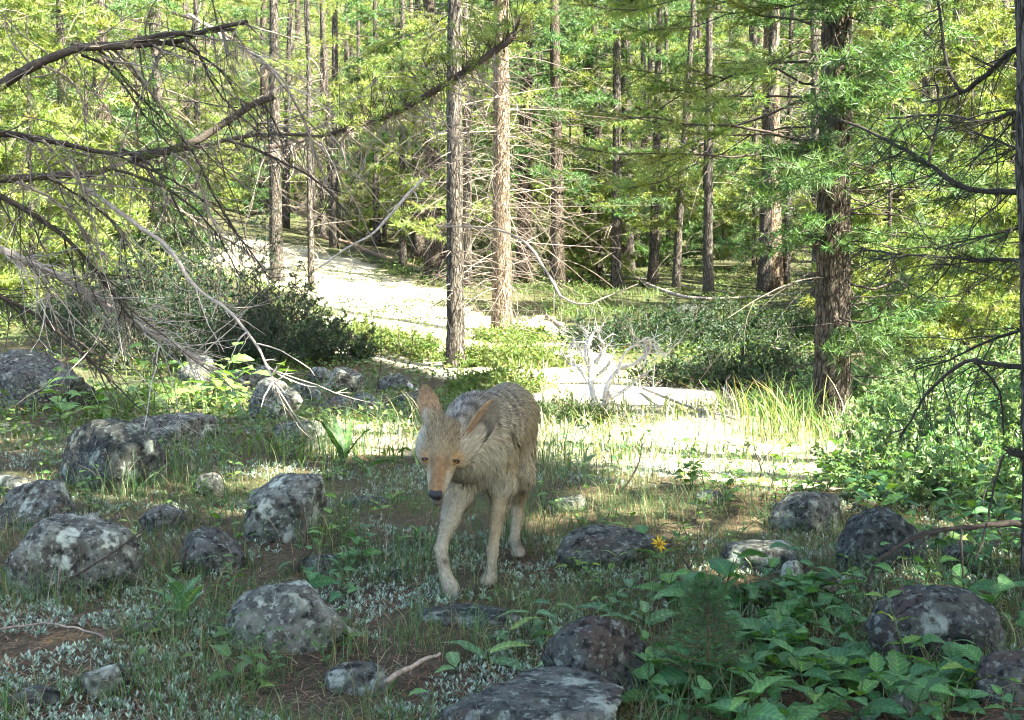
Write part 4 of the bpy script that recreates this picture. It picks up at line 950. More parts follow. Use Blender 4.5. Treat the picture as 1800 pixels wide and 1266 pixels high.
def dead_spruce():
    rng = np.random.RandomState(11); x, y = -2.75, 5.3; base = np.array([x, y, float(terrain(x, y))])
    root = thing('dead_spruce', base, 'half-dead spruce whose bare grey limbs droop over the boulders', 'tree')
    tg, pts = trunk_geo(8, 0.13, rng, (0, 0), 20, 40, 0.08); link('trunk', tg.mesh('trunk', True), BARK_GREY, root)
    dk = (0.052, 0.043, 0.033); br = (0.085, 0.070, 0.053); pale = (0.36, 0.32, 0.27)  # limbs in sun get the pale tone, sunlight put into their colour
    px = lambda *a: list(a)
    S = 5.2 / F_PX
    st = [(-260, 225)]
    L = lambda pp, d0, d1, w0, w1, col, tw, tl, **k: add_limb(root, base, limb_path(pp, d0, d1), w0 * d0 / F_PX / 2, w1 * d1 / F_PX / 2, col, rng, tw, tl, **k)
    L([(-300,300),(-60,190),(0,152),(60,118),(140,86),(210,80),(280,60),(340,55),(430,35)], 5.3, 5.6, 24, 6, dk, 60, 0.62, start=0.3, spread=1.1, tcol=(0.15, 0.125, 0.095), sub=6)
    L([(150,86),(235,82),(310,74),(360,56),(420,50)], 5.4, 5.7, 12, 5, dk, 22, 0.5, spread=1.1, tcol=(0.17, 0.14, 0.11), sub=6)
    L([(-320,240),(-60,228),(0,232),(80,242),(150,256),(205,264),(270,258)], 5.3, 5.9, 17, 5, dk, 50, 0.55, start=0.3, spread=1.1, tcol=(0.15, 0.125, 0.095), sub=6)
    L([(-320,330),(-60,318),(0,312),(60,310),(120,305),(180,300),(240,276),(330,262),(400,246),(470,236),(570,240)], 5.3, 6.4, 19, 5, br, 80, 0.55, start=0.25, spread=1.1, tcol=(0.20, 0.17, 0.13), sub=6)
    L([(235,278),(330,255),(395,218),(450,186),(475,178)], 5.7, 6.2, 15, 10, dk, 16, 0.5)
    L([(-320,380),(-60,420),(0,435),(60,462),(130,500),(200,545),(290,595),(352,635)], 5.3, 6.0, 20, 6, pale, 120, 0.36, tdir=(0.7, 0, -0.55), tcol=(0.30, 0.26, 0.21), start=0.3, spread=0.6)
    L([(-60,330),(0,345),(60,380),(110,420),(165,478),(230,560)], 5.4, 5.7, 12, 4, dk, 36, 0.4)
    L([(150,330),(240,395),(300,440),(340,500),(400,545),(440,592),(470,650),(483,690)], 5.6, 5.2, 9, 3, (0.34, 0.29, 0.23), 34, 0.24, tdir=(0.6, 0, -0.5))
    L([(-60,480),(0,520),(70,560),(140,620),(190,670)], 5.4, 5.6, 10, 4, dk, 34, 0.34, tdir=(0.6, 0, -0.6))
    L([(330,25),(400,70),(450,98),(490,135),(512,165)], 5.9, 6.1, 6, 3, pale, 12, 0.25)
    L([(300,20),(380,50),(470,118),(530,205),(560,300)], 6.0, 6.3, 7, 3, (0.22, 0.18, 0.14), 22, 0.4)
    L([(240,270),(300,350),(360,400),(420,430),(470,470)], 6.0, 6.2, 6, 3, (0.22, 0.18, 0.14), 16, 0.35)
    # long drooping strands
    for k, (a, b, l) in enumerate([(70,115,300),(120,95,330),(180,88,260),(200,85,380),(260,70,300),(310,72,260),(90,245,300),(140,256,360),(190,262,300),(40,240,340),(100,308,280),(200,296,330),(280,270,300),(340,262,280),(420,245,250),(20,320,330)]):
        pp = [(a + l * (0.35 + 0.5 * ((k * 37) % 10) / 10) * t ** 0.85 + 22 * sin(k * 1.7 + 4 * t), b + l * (0.45 + 0.4 * ((k * 53) % 10) / 10) * t ** 1.25) for t in np.linspace(0, 1, 7)]
        L(pp, 5.4 + 0.05 * (k % 5), 5.5 + 0.08 * (k % 4), 5.5, 2.0, dk if k % 3 else (0.20, 0.165, 0.125), 16, 0.26, tr=0.0022, tdir=(0.4, 0, -0.8))
    # a little live foliage, upper left
    g, wd = Geo(), Geo(); B = limb_path([(rng.uniform(-20, 420), rng.uniform(-10, 330)) for _ in range(150)], 5.3, 5.9) - base
    E = B + unit(rng.normal(size=B.shape) + np.array([0.5, 0, -0.2])) * rng.uniform(0.06, 0.16, (150, 1)); wd.sticks(B, E, 0.002, 0.001, dk)
    g.needles(B, E, 34, 0.03, 0.0035, vary(G_YEL * 0.85, rng, 0.2, 150), rng, 0.8); link('needles', g.mesh('needles'), NEEDLE, root, kind='stuff')
dead_spruce()

def edge_pine():
    """the pine whose trunk stands at the right, its thin dark limbs reaching across"""
    rng = np.random.RandomState(12); top = P(1832, 0, 3.7); bot = P(1852, 1075, 3.7); x, y = bot[0], bot[1]; base = np.array([x, y, float(terrain(x, y))])
    root = thing('dark_pine', base, 'dark shaded pine trunk with thin bare limbs hanging over the green bushes', 'tree')
    lean = ((top[0] - bot[0]) / (top[2] - bot[2]), 0.0)
    tg, pts = trunk_geo(8.5, 0.078, rng, lean, 28, 120, 0.08); link('trunk', tg.mesh('trunk', True), BARK_GREY, root)
    dk = (0.045, 0.038, 0.030)
    gN, wN = Geo(), Geo()
    def L(pp, d0, d1, w0, w1, tw, tl, tdir=(-0.5, 0, -0.5), need=0, **k):
        path = limb_path(pp, d0, d1); add_limb(root, base, path, w0 * d0 / F_PX / 2, w1 * d1 / F_PX / 2, dk, rng, tw, tl, tdir=tdir, tr=0.0022, **k)
        pl = spline(path, 30) - base
        if need:
            q = pl[rng.randint(6, 30, need)]; d = unit(np.array([-0.5, 0, -0.15]) + rng.normal(size=(need, 3)) * np.array([0.5, 0.6, 0.5])); e = q + d * rng.uniform(0.06, 0.20, (need, 1))
            wN.sticks(q, e, 0.0018, 0.0008, dk); gN.needles(q, e, 42, 0.024, 0.0019, vary(G_DARK, rng, 0.15, need), rng, 0.75)
    L([(1840,345),(1790,340),(1700,335),(1640,298),(1590,265),(1540,240),(1490,218),(1438,203)], 3.7, 4.3, 13, 3.5, 34, 0.30, need=34)
    L([(1632,292),(1636,250),(1644,200),(1640,150)], 3.9, 4.0, 6, 2.5, 8, 0.16, (-0.3, 0, 0.6))
    L([(1840,460),(1790,457),(1700,454),(1600,446),(1520,440)], 3.7, 4.3, 9, 3, 30, 0.26, need=26)
    L([(1840,645),(1790,642),(1740,634),(1700,633),(1640,680),(1612,722),(1585,768)], 3.7, 3.9, 11, 3, 12, 0.2, need=4)
    L([(1710,634),(1738,668),(1748,710),(1750,765)], 3.75, 3.8, 6, 2.5, 7, 0.12)
    L([(1840,70),(1790,85),(1740,128),(1690,162),(1640,180)], 3.7, 4.4, 13, 6, 16, 0.25, need=14)
    L([(1690,162),(1672,115),(1662,60),(1655,0)], 4.1, 4.2, 8, 4, 12, 0.2, need=8)
    L([(1840,195),(1790,200),(1730,215),(1660,205),(1560,215)], 3.7, 4.6, 9, 3, 20, 0.3, need=24)
    L([(1840,250),(1790,262),(1720,240),(1650,225)], 3.7, 4.2, 7, 2.5, 14, 0.25, need=14)
    L([(1840,800),(1800,802),(1770,790)], 3.7, 3.7, 16, 9, 4, 0.15)
    L([(1840,560),(1790,575),(1720,600),(1660,625),(1600,640)], 3.7, 4.2, 7, 2.5, 16, 0.25, need=16)
    L([(1840,395),(1780,400),(1700,420),(1640,440)], 3.7, 4.0, 6, 2.5, 14, 0.22, need=10)
    L([(1845,930),(1770,918),(1700,925),(1640,935),(1590,952),(1540,988),(1516,1030),(1520,1058)], 3.7, 3.45, 12, 5, 7, 0.10, knob=0.12)
    L([(1688,928),(1686,970),(1688,1030)], 3.58, 3.5, 4.5, 3, 0, 0.1)
    L([(1735,922),(1726,960),(1708,990)], 3.6, 3.55, 4.5, 2.5, 0, 0.1)
    L([(1765,800),(1745,860),(1735,930)], 3.72, 3.7, 5, 3, 5, 0.08)
    link('twig_ends', wN.mesh('twig_ends'), TWIG, root, kind='stuff'); link('needles', gN.mesh('needles'), NEEDLE, root, kind='stuff')
    # the crown above
    g, wd = Geo(), Geo(); crown(g, wd, pts, rng, 60, 2.6, 8.3, 2.0, G_MID, 34, 26, 0.14, 0.024, 0.2, mask=world_mask(base, 0.62), tw=0.45, start=0.1)
    link('branches', wd.mesh('branches'), TWIG, root, kind='stuff'); link('crown', g.mesh('crown'), NEEDLE, root, kind='stuff')
edge_pine()

def stick(name, pp, d, w0, w1, col, label, seed, cat='branch', twigs=0, tl=0.2, group=None, **k):
    rng = np.random.RandomState(seed); path = np.array([P(*q) for q in pp]) if len(pp[0]) == 3 else (limb_path(pp, *d) if d else np.array([on_ground(*q) + np.array([0, 0, 0.03]) for q in pp]))
    base = path[0].copy(); root = thing(name, base, label, cat, group); dm = path[:, 1].mean()
    add_limb(root, base, path, w0 * dm / F_PX / 2, w1 * dm / F_PX / 2, col, rng, twigs, tl, name='stem', **k); return root
LP = stick('leaning_pine', [(905,60),(872,86),(800,135),(720,185),(640,220),(565,240),(470,262)], (10.2, 9.4), 15, 6, (0.060, 0.047, 0.036), 'leaning pine stem with bright needle tufts crossing before the two central trunks', 1, 'tree', 150, 0.55, spread=0.7, tdir=(0.1, 0, -1), tcol=(0.22, 0.18, 0.14), tr=0.005)
def tufts():
    rng = np.random.RandomState(8); base = np.array(LP.location); pl = spline(limb_path([(905,60),(872,86),(800,135),(720,185),(640,220),(565,240),(470,262)], 10.2, 9.4), 60) - base
    n = 190; q = pl[rng.randint(0, 50, n)] + rng.normal(size=(n, 3)) * np.array([0.10, 0.2, 0.03]) + np.array([0, 0, 1.0]) * np.abs(rng.normal(size=(n, 1))) * 0.16
    d = unit(rng.normal(size=(n, 3)) + np.array([0, 0, 0.7])); e = q + d * rng.uniform(0.06, 0.16, (n, 1)); wd, g = Geo(), Geo()
    root_pt = pl[rng.randint(0, 50, n)]; near = pl[np.argmin(np.linalg.norm(q[:, None] - pl[None], axis=2), axis=1)]
    wd.sticks(near, q, 0.004, 0.003, (0.06, 0.045, 0.035)); wd.sticks(q, e, 0.003, 0.0015, (0.06, 0.045, 0.035)); g.needles(q, e, 40, 0.065, 0.006, vary(G_YEL * 1.1, rng, 0.15, n), rng, 0.9)
    link('side_shoots', wd.mesh('side_shoots'), TWIG, LP, kind='stuff'); link('needles', g.mesh('needles'), NEEDLE, LP, kind='stuff')
tufts()
stick('broken_stick', [(560,470),(610,436),(655,410),(684,382),(715,345),(746,314)], (9.2, 9.2), 3, 6, (0.36, 0.32, 0.27), 'bright broken stick with a pale split end', 2, twigs=3)
stick('fallen_pole', [(560,418),(610,430),(650,446),(720,470),(792,499)], None, 9, 10, (0.20, 0.14, 0.095), 'fallen brown pole lying across the dry strip', 3, 'pole', 22, 0.3, tdir=(0, 0, 0.6), tr=0.005)
stick('arching_branch', [(770,398,11.6),(830,398,11.4),(885,406,11.2),(930,432,11),(955,470,10.8),(986,524,10.6)], None, 3, 5, (0.24, 0.20, 0.16), 'pale arching dead branch beside the orange-barked pine', 4, twigs=10, tl=0.35)
stick('curved_branch', [(985,522,10.4),(1010,534,10.3),(1035,536,10.2),(1060,526,10.2),(1120,500,10.3)], None, 4, 2, (0.20, 0.17, 0.135), 'curved dead branch above the shaded juniper', 5, twigs=6)
for i, pp in enumerate([[(1040,486),(1110,492),(1190,505),(1290,520)], [(1130,500),(1200,525),(1290,528),(1400,520)], [(1260,600),(1330,612),(1400,628)], [(1290,585),(1350,600),(1420,596)], [(1210,560),(1270,580),(1330,590)], [(1250,640),(1265,680),(1290,715)], [(1420,560),(1480,590),(1560,600)], [(1130,690),(1200,720),(1300,750)], [(960,560),(1010,590),(1040,600)]]):
    stick('fallen_branch', pp, None, 7, 3, (0.26, 0.225, 0.19), 'grey dead branch lying on the ground near the thick brown trunk', 20 + i, twigs=10, tl=0.25, tdir=(0.2, 0, 0.5), group='grey fallen branches')
stick('crooked_stick', [(680,1225),(715,1205),(748,1188),(775,1182)], None, 11, 6, (0.30, 0.24, 0.17), 'dry crooked stick at the edge of the flat slab', 6)
stick('dry_twig', [(0,1128),(70,1120),(140,1128),(195,1150)], None, 5, 3, (0.20, 0.165, 0.125), 'thin dry twig lying over the silvery mat', 7)
stick('bleached_root', [(690,668),(715,682),(745,705)], None, 10, 6, (0.42, 0.37, 0.30), 'bleached root stub behind the coyote ear', 8)
for i, (a, b, c, d_) in enumerate([(695, 640, 700, 540), (662, 690, 668, 585), (720, 640, 722, 560), (605, 655, 610, 600), (1210, 1040, 1195, 965), (60, 1050, 250, 930), (520, 1010, 530, 880), (310, 1010, 318, 930), (1095, 860, 1130, 775), (1330, 855, 1332, 790)]):
    o = on_ground(a, b); e = P(c, d_, o[1]); m_ = 0.5 * (o + e) + np.array([0.02, 0, 0])
    rng = np.random.RandomState(60 + i); root = thing('bare_stem', o, 'thin bare dark shoot standing up from the ground cover', 'stem', 'thin bare shoots')
    add_limb(root, o, np.array([o, m_, e]), 0.005, 0.002, (0.07, 0.055, 0.04), rng, 3, 0.12, tdir=(0.1, 0, 0.8), name='stem', tr=0.002)
def dead_shrub():
    rng = np.random.RandomState(31); o = on_ground(1052, 735); d = o[1]; root = thing('bleached_dead_shrub', o, 'bleached curling dead shrub in the bright patch', 'shrub')
    for pp, w0, w1 in [([(1050,735),(1042,690),(1038,650),(1036,610),(1048,575)], 14, 6), ([(1040,660),(1028,625),(1032,590),(1020,575)], 9, 3), ([(1046,640),(1060,610),(1052,590),(1062,570)], 9, 3), ([(1060,735),(1066,690),(1085,655),(1120,640),(1140,615),(1135,598),(1118,604)], 12, 4), ([(1085,655),(1098,620),(1115,607),(1135,612),(1130,640),(1118,650)], 7, 3), ([(1130,618),(1150,606),(1160,625)], 5, 2), ([(1045,690),(1020,650),(1000,640),(990,620)], 8, 3),
                       ([(1062,700),(1090,690),(1120,665),(1140,650)], 9, 3), ([(1050,660),(1070,640),(1065,615),(1078,600)], 7, 3), ([(1038,650),(1015,610),(1004,600)], 6, 2), ([(1070,690),(1062,735)], 8, 8), ([(1010,640),(1002,612),(1012,596)], 5, 2), ([(1136,600),(1152,600),(1168,628)], 4, 2)]:
        path = np.array([P(a, b, d + 0.05 * rng.normal()) for a, b in pp]); add_limb(root, o, path, 0.85 * w0 * d / F_PX / 2, 0.7 * w1 * d / F_PX / 2, (0.48, 0.44, 0.38), rng, 16, 0.14, name='branch', tr=0.0026, spread=1.0, tdir=(0.2, 0, 0.3), knob=0.12)
dead_shrub()
# ------------------------------------------------------------------ coyote: one continuous skin grown from a smooth distance field, fur on top
def build_coyote():
    rng = np.random.RandomState(21)
    prims = []      # dicts: type, data, k, region, flow, box
    def cone(a, b, ra, rb, reg, flow=None, k=0.03):
        a = np.asarray(a, float); b = np.asarray(b, float); m = max(ra, rb) + 0.08
        prims.append(dict(t='c', a=a, b=b, ra=ra, rb=rb, reg=reg, flow=unit(b - a) if flow is None else unit(np.asarray(flow, float)), k=k,
                          lo=np.minimum(a, b) - m, hi=np.maximum(a, b) + m))
    def ell(c, ax, rad, reg, flow, k=0.03):
        c = np.asarray(c, float); ax = np.asarray(ax, float); m = max(rad) + 0.08
        prims.append(dict(t='e', c=c, ax=ax, rad=np.asarray(rad, float), reg=reg, flow=unit(np.asarray(flow, float)), k=k, lo=c - m, hi=c + m))
    J = P
    # torso frame
    A = unit(np.array([0.09, 0.46, 0.0])); Lr = np.array([A[1], -A[0], 0]); Z = np.array([0, 0, 1.0])
    TA = np.stack([A, Lr, Z])
    back = A * 1.0 + np.array([0, 0, -0.45])
    ell((-0.098, 3.90, 0.388), TA, (0.15, 0.078, 0.118), 'torso', back, 0.04)
    ell((-0.058, 4.08, 0.408), TA, (0.20, 0.084, 0.112), 'torso', back, 0.05)
    ell((-0.026, 4.24, 0.424), TA, (0.16, 0.072, 0.088), 'torso', back, 0.05)
    ell((-0.016, 4.36, 0.420), TA, (0.10, 0.074, 0.096), 'torso', back, 0.05)
    ell((-0.098, 3.93, 0.455), TA, (0.12, 0.055, 0.062), 'torso', back, 0.04)          # withers
    # neck and chest ruff
    cone(J(806, 758, 3.68), (-0.108, 3.88, 0.435), 0.046, 0.086, 'neck', A + np.array([0, 0, -0.3]), 0.05)
    cone(J(800, 806, 3.62), (-0.118, 3.82, 0.352), 0.047, 0.080, 'ruff', (0.1, 0.5, -1.0), 0.045)
    cone((-0.122, 3.82, 0.36), (-0.112, 3.86, 0.318), 0.070, 0.056, 'ruff', (0.1, 0.25, -1.0), 0.04)
    # near foreleg on the animal's left (weight on it)
    cone(J(880, 792, 3.89), J(881, 850, 3.83), 0.054, 0.043, 'shoulder', None, 0.04)
    cone(J(881, 852, 3.83), J(876, 900, 3.785), 0.030, 0.0190, 'leg', None, 0.025)
    cone(J(874, 900, 3.785), J(866, 968, 3.745), 0.0190, 0.0142, 'leg', None, 0.015)
    cone(J(866, 968, 3.745), J(862, 1014, 3.735), 0.0142, 0.0138, 'leg', None, 0.012)
    paws = []
    def paw(c, fw, reg='paw', drop=0.0):
        c = np.asarray(c, float); fw = unit(np.array([fw[0], fw[1], 0])); sd = np.array([-fw[1], fw[0], 0])
        dn = np.array([0, 0, -drop])
        ell(c + np.array([0, 0, 0.002]), np.stack([fw, sd, Z]), (0.028, 0.022, 0.018), reg, fw, 0.012)
        for s_, f_ in ((-1.55, 0.012), (-0.52, 0.026), (0.52, 0.026), (1.55, 0.012)):
            q = c + sd * s_ * 0.0095 + fw * f_ + dn
            ell(q + np.array([0, 0, -0.003]), np.stack([fw, sd, Z]), (0.017, 0.0085, 0.0125), reg, fw, 0.005)
            paws.append((q + fw * 0.014 + np.array([0, 0, -0.008]), fw))
    pz = lambda q, z: np.array([q[0], q[1], z])
    gz = lambda q: float(terrain(q[0], q[1]))
    p1 = J(859, 1028, 3.725)
    paw(pz(p1, gz(p1) + 0.018), (-0.12, -1, 0))
    # raised foreleg on the animal's right
    cone(J(806, 812, 3.82), J(806, 866, 3.765), 0.052, 0.044, 'shoulder', None, 0.04)
    cone(J(804, 868, 3.76), J(792, 910, 3.70), 0.036, 0.0262, 'leg2', None, 0.03)
    cone(J(792, 910, 3.70), J(775, 962, 3.605), 0.0248, 0.0150, 'leg2', None, 0.015)
    cone(J(775, 966, 3.60), J(783, 1012, 3.585), 0.0168, 0.0150, 'leg2', None, 0.012)
    cone(J(783, 1012, 3.585), J(791, 1030, 3.57), 0.0150, 0.0180, 'leg2', None, 0.012)
    # its toes hang down, relaxed
    pd = unit(J(797, 1043, 3.545) - J(786, 1016, 3.58)); sd = unit(np.cross(pd, np.array([0.1, 1, 0.2]))); nn = np.cross(pd, sd)
    pc = J(792, 1032, 3.568)
    ell(pc, np.stack([pd, sd, nn]), (0.026, 0.021, 0.017), 'paw', pd, 0.012)
    for s_, f_ in ((-1.5, 0.010), (-0.5, 0.022), (0.5, 0.022), (1.5, 0.010)):
        q = pc + sd * s_ * 0.0092 + pd * f_
        ell(q, np.stack([pd, sd, nn]), (0.016, 0.0082, 0.0115), 'paw', pd, 0.005)
        paws.append((q + pd * 0.013, pd))
    # hind leg, animal's left
    cone((0.014, 4.36, 0.415), J(914, 838, 4.22), 0.068, 0.042, 'thigh', None, 0.04)
    cone(J(913, 836, 4.22), J(911, 888, 4.28), 0.040, 0.0205, 'leg', None, 0.03)
    cone(J(911, 888, 4.28), J(904, 950, 4.165), 0.0195, 0.0145, 'leg', None, 0.012)
    p2 = J(909, 972, 4.115)
    cone(J(904, 950, 4.165), pz(p2, gz(p2) + 0.024), 0.0155, 0.017, 'leg', None, 0.012)
    paw(pz(p2 + np.array([0.002, -0.02, 0]), gz(p2) + 0.017), (0.15, -1, 0))
    # hind leg, animal's right (mostly hidden)
    cone((-0.055, 4.37, 0.41), J(880, 832, 4.30), 0.070, 0.046, 'thigh', None, 0.04)
    cone(J(884, 832, 4.30), J(888, 878, 4.44), 0.043, 0.021, 'leg', None, 0.03)
    p3 = J(880, 940, 4.42)
    cone(J(888, 878, 4.44), pz(p3, gz(p3) + 0.03), 0.020, 0.0155, 'leg', None, 0.012)
    paw(pz(p3 + np.array([0, -0.02, 0]), gz(p3) + 0.017), (-0.1, -1, 0))
    # tail hanging behind
    cone((0.006, 4.44, 0.45), (0.036, 4.50, 0.36), 0.026, 0.030, 'tail', None, 0.03)
    cone((0.036, 4.50, 0.36), (0.044, 4.52, 0.20), 0.031, 0.014, 'tail', None, 0.02)
    # head frame
    eyes = 0.5 * (J(750, 804, 3.500) + J(800.5, 808, 3.510))
    yaw, pit, roll = radians(9), radians(43), radians(4)
    f = np.array([-sin(yaw) * cos(pit), -cos(yaw) * cos(pit), -sin(pit)])
    r = unit(np.cross(np.array([0, 0, 1.0]), f)) * 1.0
    if r[0] < 0: r = -r
    u = np.cross(f, r)
    if u[2] < 0: u = -u
    r, u = r * cos(roll) - u * sin(roll), u * cos(roll) + r * sin(roll)
    HA = np.stack([f, r, u])
    H = lambda ff, rr, uu: eyes + f * ff + r * rr + u * uu
    hb = -f
    ell(H(-0.062, 0, -0.004), HA, (0.068, 0.060, 0.049), 'face', -f + 0.3 * u, 0.03)
    ell(H(-0.022, 0, 0.004), HA, (0.042, 0.040, 0.028), 'face', -f + 0.3 * u, 0.02)
    ell(H(-0.012, 0.026, 0.004), HA, (0.022, 0.013, 0.012), 'face', -f + 0.3 * r, 0.012)
    ell(H(-0.012, -0.026, 0.004), HA, (0.022, 0.013, 0.012), 'face', -f - 0.3 * r, 0.012)
    for s_ in (-1, 1):
        ell(H(-0.040, s_ * 0.040, -0.026), HA, (0.044, 0.028, 0.034), 'cheek', -f + s_ * 0.6 * r - 0.5 * u, 0.025)
        ell(H(-0.070, s_ * (0.058 if s_ > 0 else 0.048), -0.034), HA, (0.040, 0.028 if s_ > 0 else 0.018, 0.038), 'cheek', -f + s_ * 0.8 * r - 0.7 * u, 0.025)
        # whisker pads and lips
        cone(H(0.020, s_ * 0.017, -0.026), H(0.092, s_ * 0.0095, -0.026), 0.0195, 0.0105, 'lip', -f - 0.4 * u, 0.012)
    cone(H(-0.005, 0, -0.012), H(0.098, 0, -0.0165), 0.0290, 0.0135, 'muzzle', -f + 0.2 * u, 0.015)
    cone(H(0.096, 0, -0.017), H(0.104, 0, -0.019), 0.0138, 0.0125, 'muzzle', -f, 0.008)
    # lower jaw, a little open
    cone(H(-0.040, 0, -0.050), H(0.092, 0, -0.0665), 0.0270, 0.0098, 'jaw', -f - 0.5 * u, 0.010)
    cone(H(0.030, 0, -0.0590), H(0.098, 0, -0.0670), 0.0150, 0.0092, 'jaw', -f - 0.5 * u, 0.008)
    # ears: curved tapering shells
    def ear(base, tip, nrm, w0, curl):
        a = unit(tip - base); L = np.linalg.norm(tip - base)
        n = unit(nrm - a * np.dot(nrm, a)); ww = np.cross(a, n)
        prims.append(dict(t='ear', base=base, a=a, n=n, w=ww, L=L, w0=w0, curl=curl, reg='ear', flow=a, k=0.009,
                          lo=np.minimum(base, tip) - 0.07, hi=np.maximum(base, tip) + 0.07))
        return dict(base=base, a=a, n=n, w=ww, L=L)
    earR = ear(J(765, 744, 3.575), J(743, 678, 3.59), np.array([-0.45, 0.85, 0.10]), 0.032, 8.0)
    earL = ear(J(831, 770, 3.555), J(876, 702, 3.575), np.array([0.50, -0.80, -0.20]), 0.038, 7.0)
    for e_, s_ in ((earR, -1), (earL, 1)):
        ell(e_['base'] + e_['a'] * 0.004 - e_['n'] * 0.006, np.stack([e_['a'], e_['w'], e_['n']]), (0.026, 0.027, 0.017), 'face', e_['a'], 0.02)

    def sdf(p, lo=None, hi=None):
        """value plus weight sums for region and flow at points p"""
        D = np.full(len(p), 0.25)
        best = np.full(len(p), 9.0); reg = np.zeros(len(p), np.int32)
        fl = np.zeros((len(p), 3)); fw = np.full(len(p), 1e-9)
        for pi_, q in enumerate(prims):
            m = np.all((p > q['lo']) & (p < q['hi']), axis=1)
            if not m.any(): continue
            x = p[m]
            d = prim_d(q, x)
            D[m] = smin(D[m], d, q['k'])
            wgt = np.exp(-np.clip(d, -0.02, 1) / 0.012)
            fl[m] += wgt[:, None] * q['flow']; fw[m] += wgt
            b = best[m]; upd = d < b; rg = reg[m]; rg[upd] = pi_; reg[m] = rg
            b[upd] = d[upd]; best[m] = b
        return D, reg, fl / fw[:, None]
    def smin(a, b, k):
        h = np.maximum(k - np.abs(a - b), 0) / k
        return np.minimum(a, b) - h * h * k * 0.25
    def prim_d(q, x):
        if q['t'] == 'c':
            ba = q['b'] - q['a']; pa = x - q['a']
            t = sat(pa @ ba / (ba @ ba))
            return np.linalg.norm(pa - t[:, None] * ba, axis=1) - (q['ra'] + (q['rb'] - q['ra']) * t)
        if q['t'] == 'e':
            l = (x - q['c']) @ q['ax'].T
            k0 = np.linalg.norm(l / q['rad'], axis=1); k1 = np.linalg.norm(l / q['rad'] ** 2, axis=1)
            return np.where(k1 > 1e-6, k0 * (k0 - 1) / np.maximum(k1, 1e-6), -q['rad'].min())
        l = x - q['base']; la = l @ q['a']; ln = l @ q['n']; lw = l @ q['w']
        t = la / q['L']
        W = q['w0'] * np.sqrt(sat(1 - np.clip(t, 0, 1) ** 2.8)) * (0.88 + 0.2 * np.sin(np.clip(t, 0, 1) * 2.6))
        W = np.where(t < 0, q['w0'] * 0.88, W)
        sheet = np.abs(ln - q['curl'] * lw * lw * (1 - 0.55 * np.clip(t, 0, 1)) + 0.004) - (0.0065 - 0.0025 * np.clip(t, 0, 1))
        return np.maximum(np.maximum(sheet, (np.abs(lw) - W) * 0.85), np.maximum(la - q['L'], -la - 0.012))

    # ---- surface nets
    h = 0.0050
    lo = np.min([q['lo'] for q in prims], axis=0) + 0.05; hi = np.max([q['hi'] for q in prims], axis=0) - 0.05
    n = np.ceil((hi - lo) / h).astype(int) + 1
    D = np.full(n, 0.25, np.float32)
    axs = [lo[i] + np.arange(n[i]) * h for i in range(3)]
    for q in prims:
        i0 = np.maximum(((q['lo'] - lo) / h).astype(int), 0); i1 = np.minimum(((q['hi'] - lo) / h).astype(int) + 1, n)
        if np.any(i1 <= i0): continue
        gx, gy, gzz = np.meshgrid(axs[0][i0[0]:i1[0]], axs[1][i0[1]:i1[1]], axs[2][i0[2]:i1[2]], indexing='ij')
        d = prim_d(q, np.stack([gx.ravel(), gy.ravel(), gzz.ravel()], -1)).reshape(gx.shape)
        sl = tuple(slice(i0[i], i1[i]) for i in range(3))
        D[sl] = smin(D[sl], d.astype(np.float32), q['k'])
    # open mouth: a thin dark wedge between lips and jaw
    ins = D < 0
    c8 = np.zeros(tuple(n - 1), np.int8)
    for dx in (0, 1):
        for dy in (0, 1):
            for dz in (0, 1):
                c8 += ins[dx:n[0] - 1 + dx, dy:n[1] - 1 + dy, dz:n[2] - 1 + dz]
    act = (c8 > 0) & (c8 < 8)
    ci = np.argwhere(act); idx = np.full(act.shape, -1, np.int32); idx[act] = np.arange(len(ci))
    acc = np.zeros((len(ci), 3)); cnt = np.zeros(len(ci))
    for ax_ in range(3):
        for o1 in (0, 1):
            for o2 in (0, 1):
                oa = np.zeros(3, int); oth = [t for t in range(3) if t != ax_]
                oa[oth[0]] = o1; oa[oth[1]] = o2
                ob = oa.copy(); ob[ax_] = 1
                da = D[ci[:, 0] + oa[0], ci[:, 1] + oa[1], ci[:, 2] + oa[2]]; db = D[ci[:, 0] + ob[0], ci[:, 1] + ob[1], ci[:, 2] + ob[2]]
                cr = (da < 0) != (db < 0)
                t = np.where(cr, da / np.where(cr, da - db, 1), 0)
                pt = np.repeat(oa[None].astype(float), len(ci), 0); pt[:, ax_] += t
                acc[cr] += pt[cr]; cnt[cr] += 1
    V = lo + (ci + acc / cnt[:, None]) * h
    quads = []
    for ax_ in range(3):
        oth = [t for t in range(3) if t != ax_]
        sl_a = [slice(None)] * 3; sl_b = [slice(None)] * 3
        sl_a[ax_] = slice(0, -1); sl_b[ax_] = slice(1, None)
        a_ = ins[tuple(sl_a)]; b_ = ins[tuple(sl_b)]
        e = np.argwhere(a_ != b_)
        e = e[(e[:, oth[0]] > 0) & (e[:, oth[1]] > 0) & (e[:, oth[0]] < n[oth[0]] - 1) & (e[:, oth[1]] < n[oth[1]] - 1)]
        s_ = a_[e[:, 0], e[:, 1], e[:, 2]]
        q4 = []
        for o1, o2 in ((0, 0), (1, 0), (1, 1), (0, 1)):
            c = e.copy(); c[:, oth[0]] -= o1; c[:, oth[1]] -= o2
            q4.append(idx[c[:, 0], c[:, 1], c[:, 2]])
        q4 = np.stack(q4, -1)
        flip = s_ if ax_ != 1 else ~s_
        q4[flip] = q4[flip][:, ::-1]
        quads.append(q4)
    Q = np.concatenate(quads); Q = Q[(Q >= 0).all(1)]
    # light smoothing
    E = np.concatenate([Q[:, [0, 1]], Q[:, [1, 2]], Q[:, [2, 3]], Q[:, [3, 0]]])
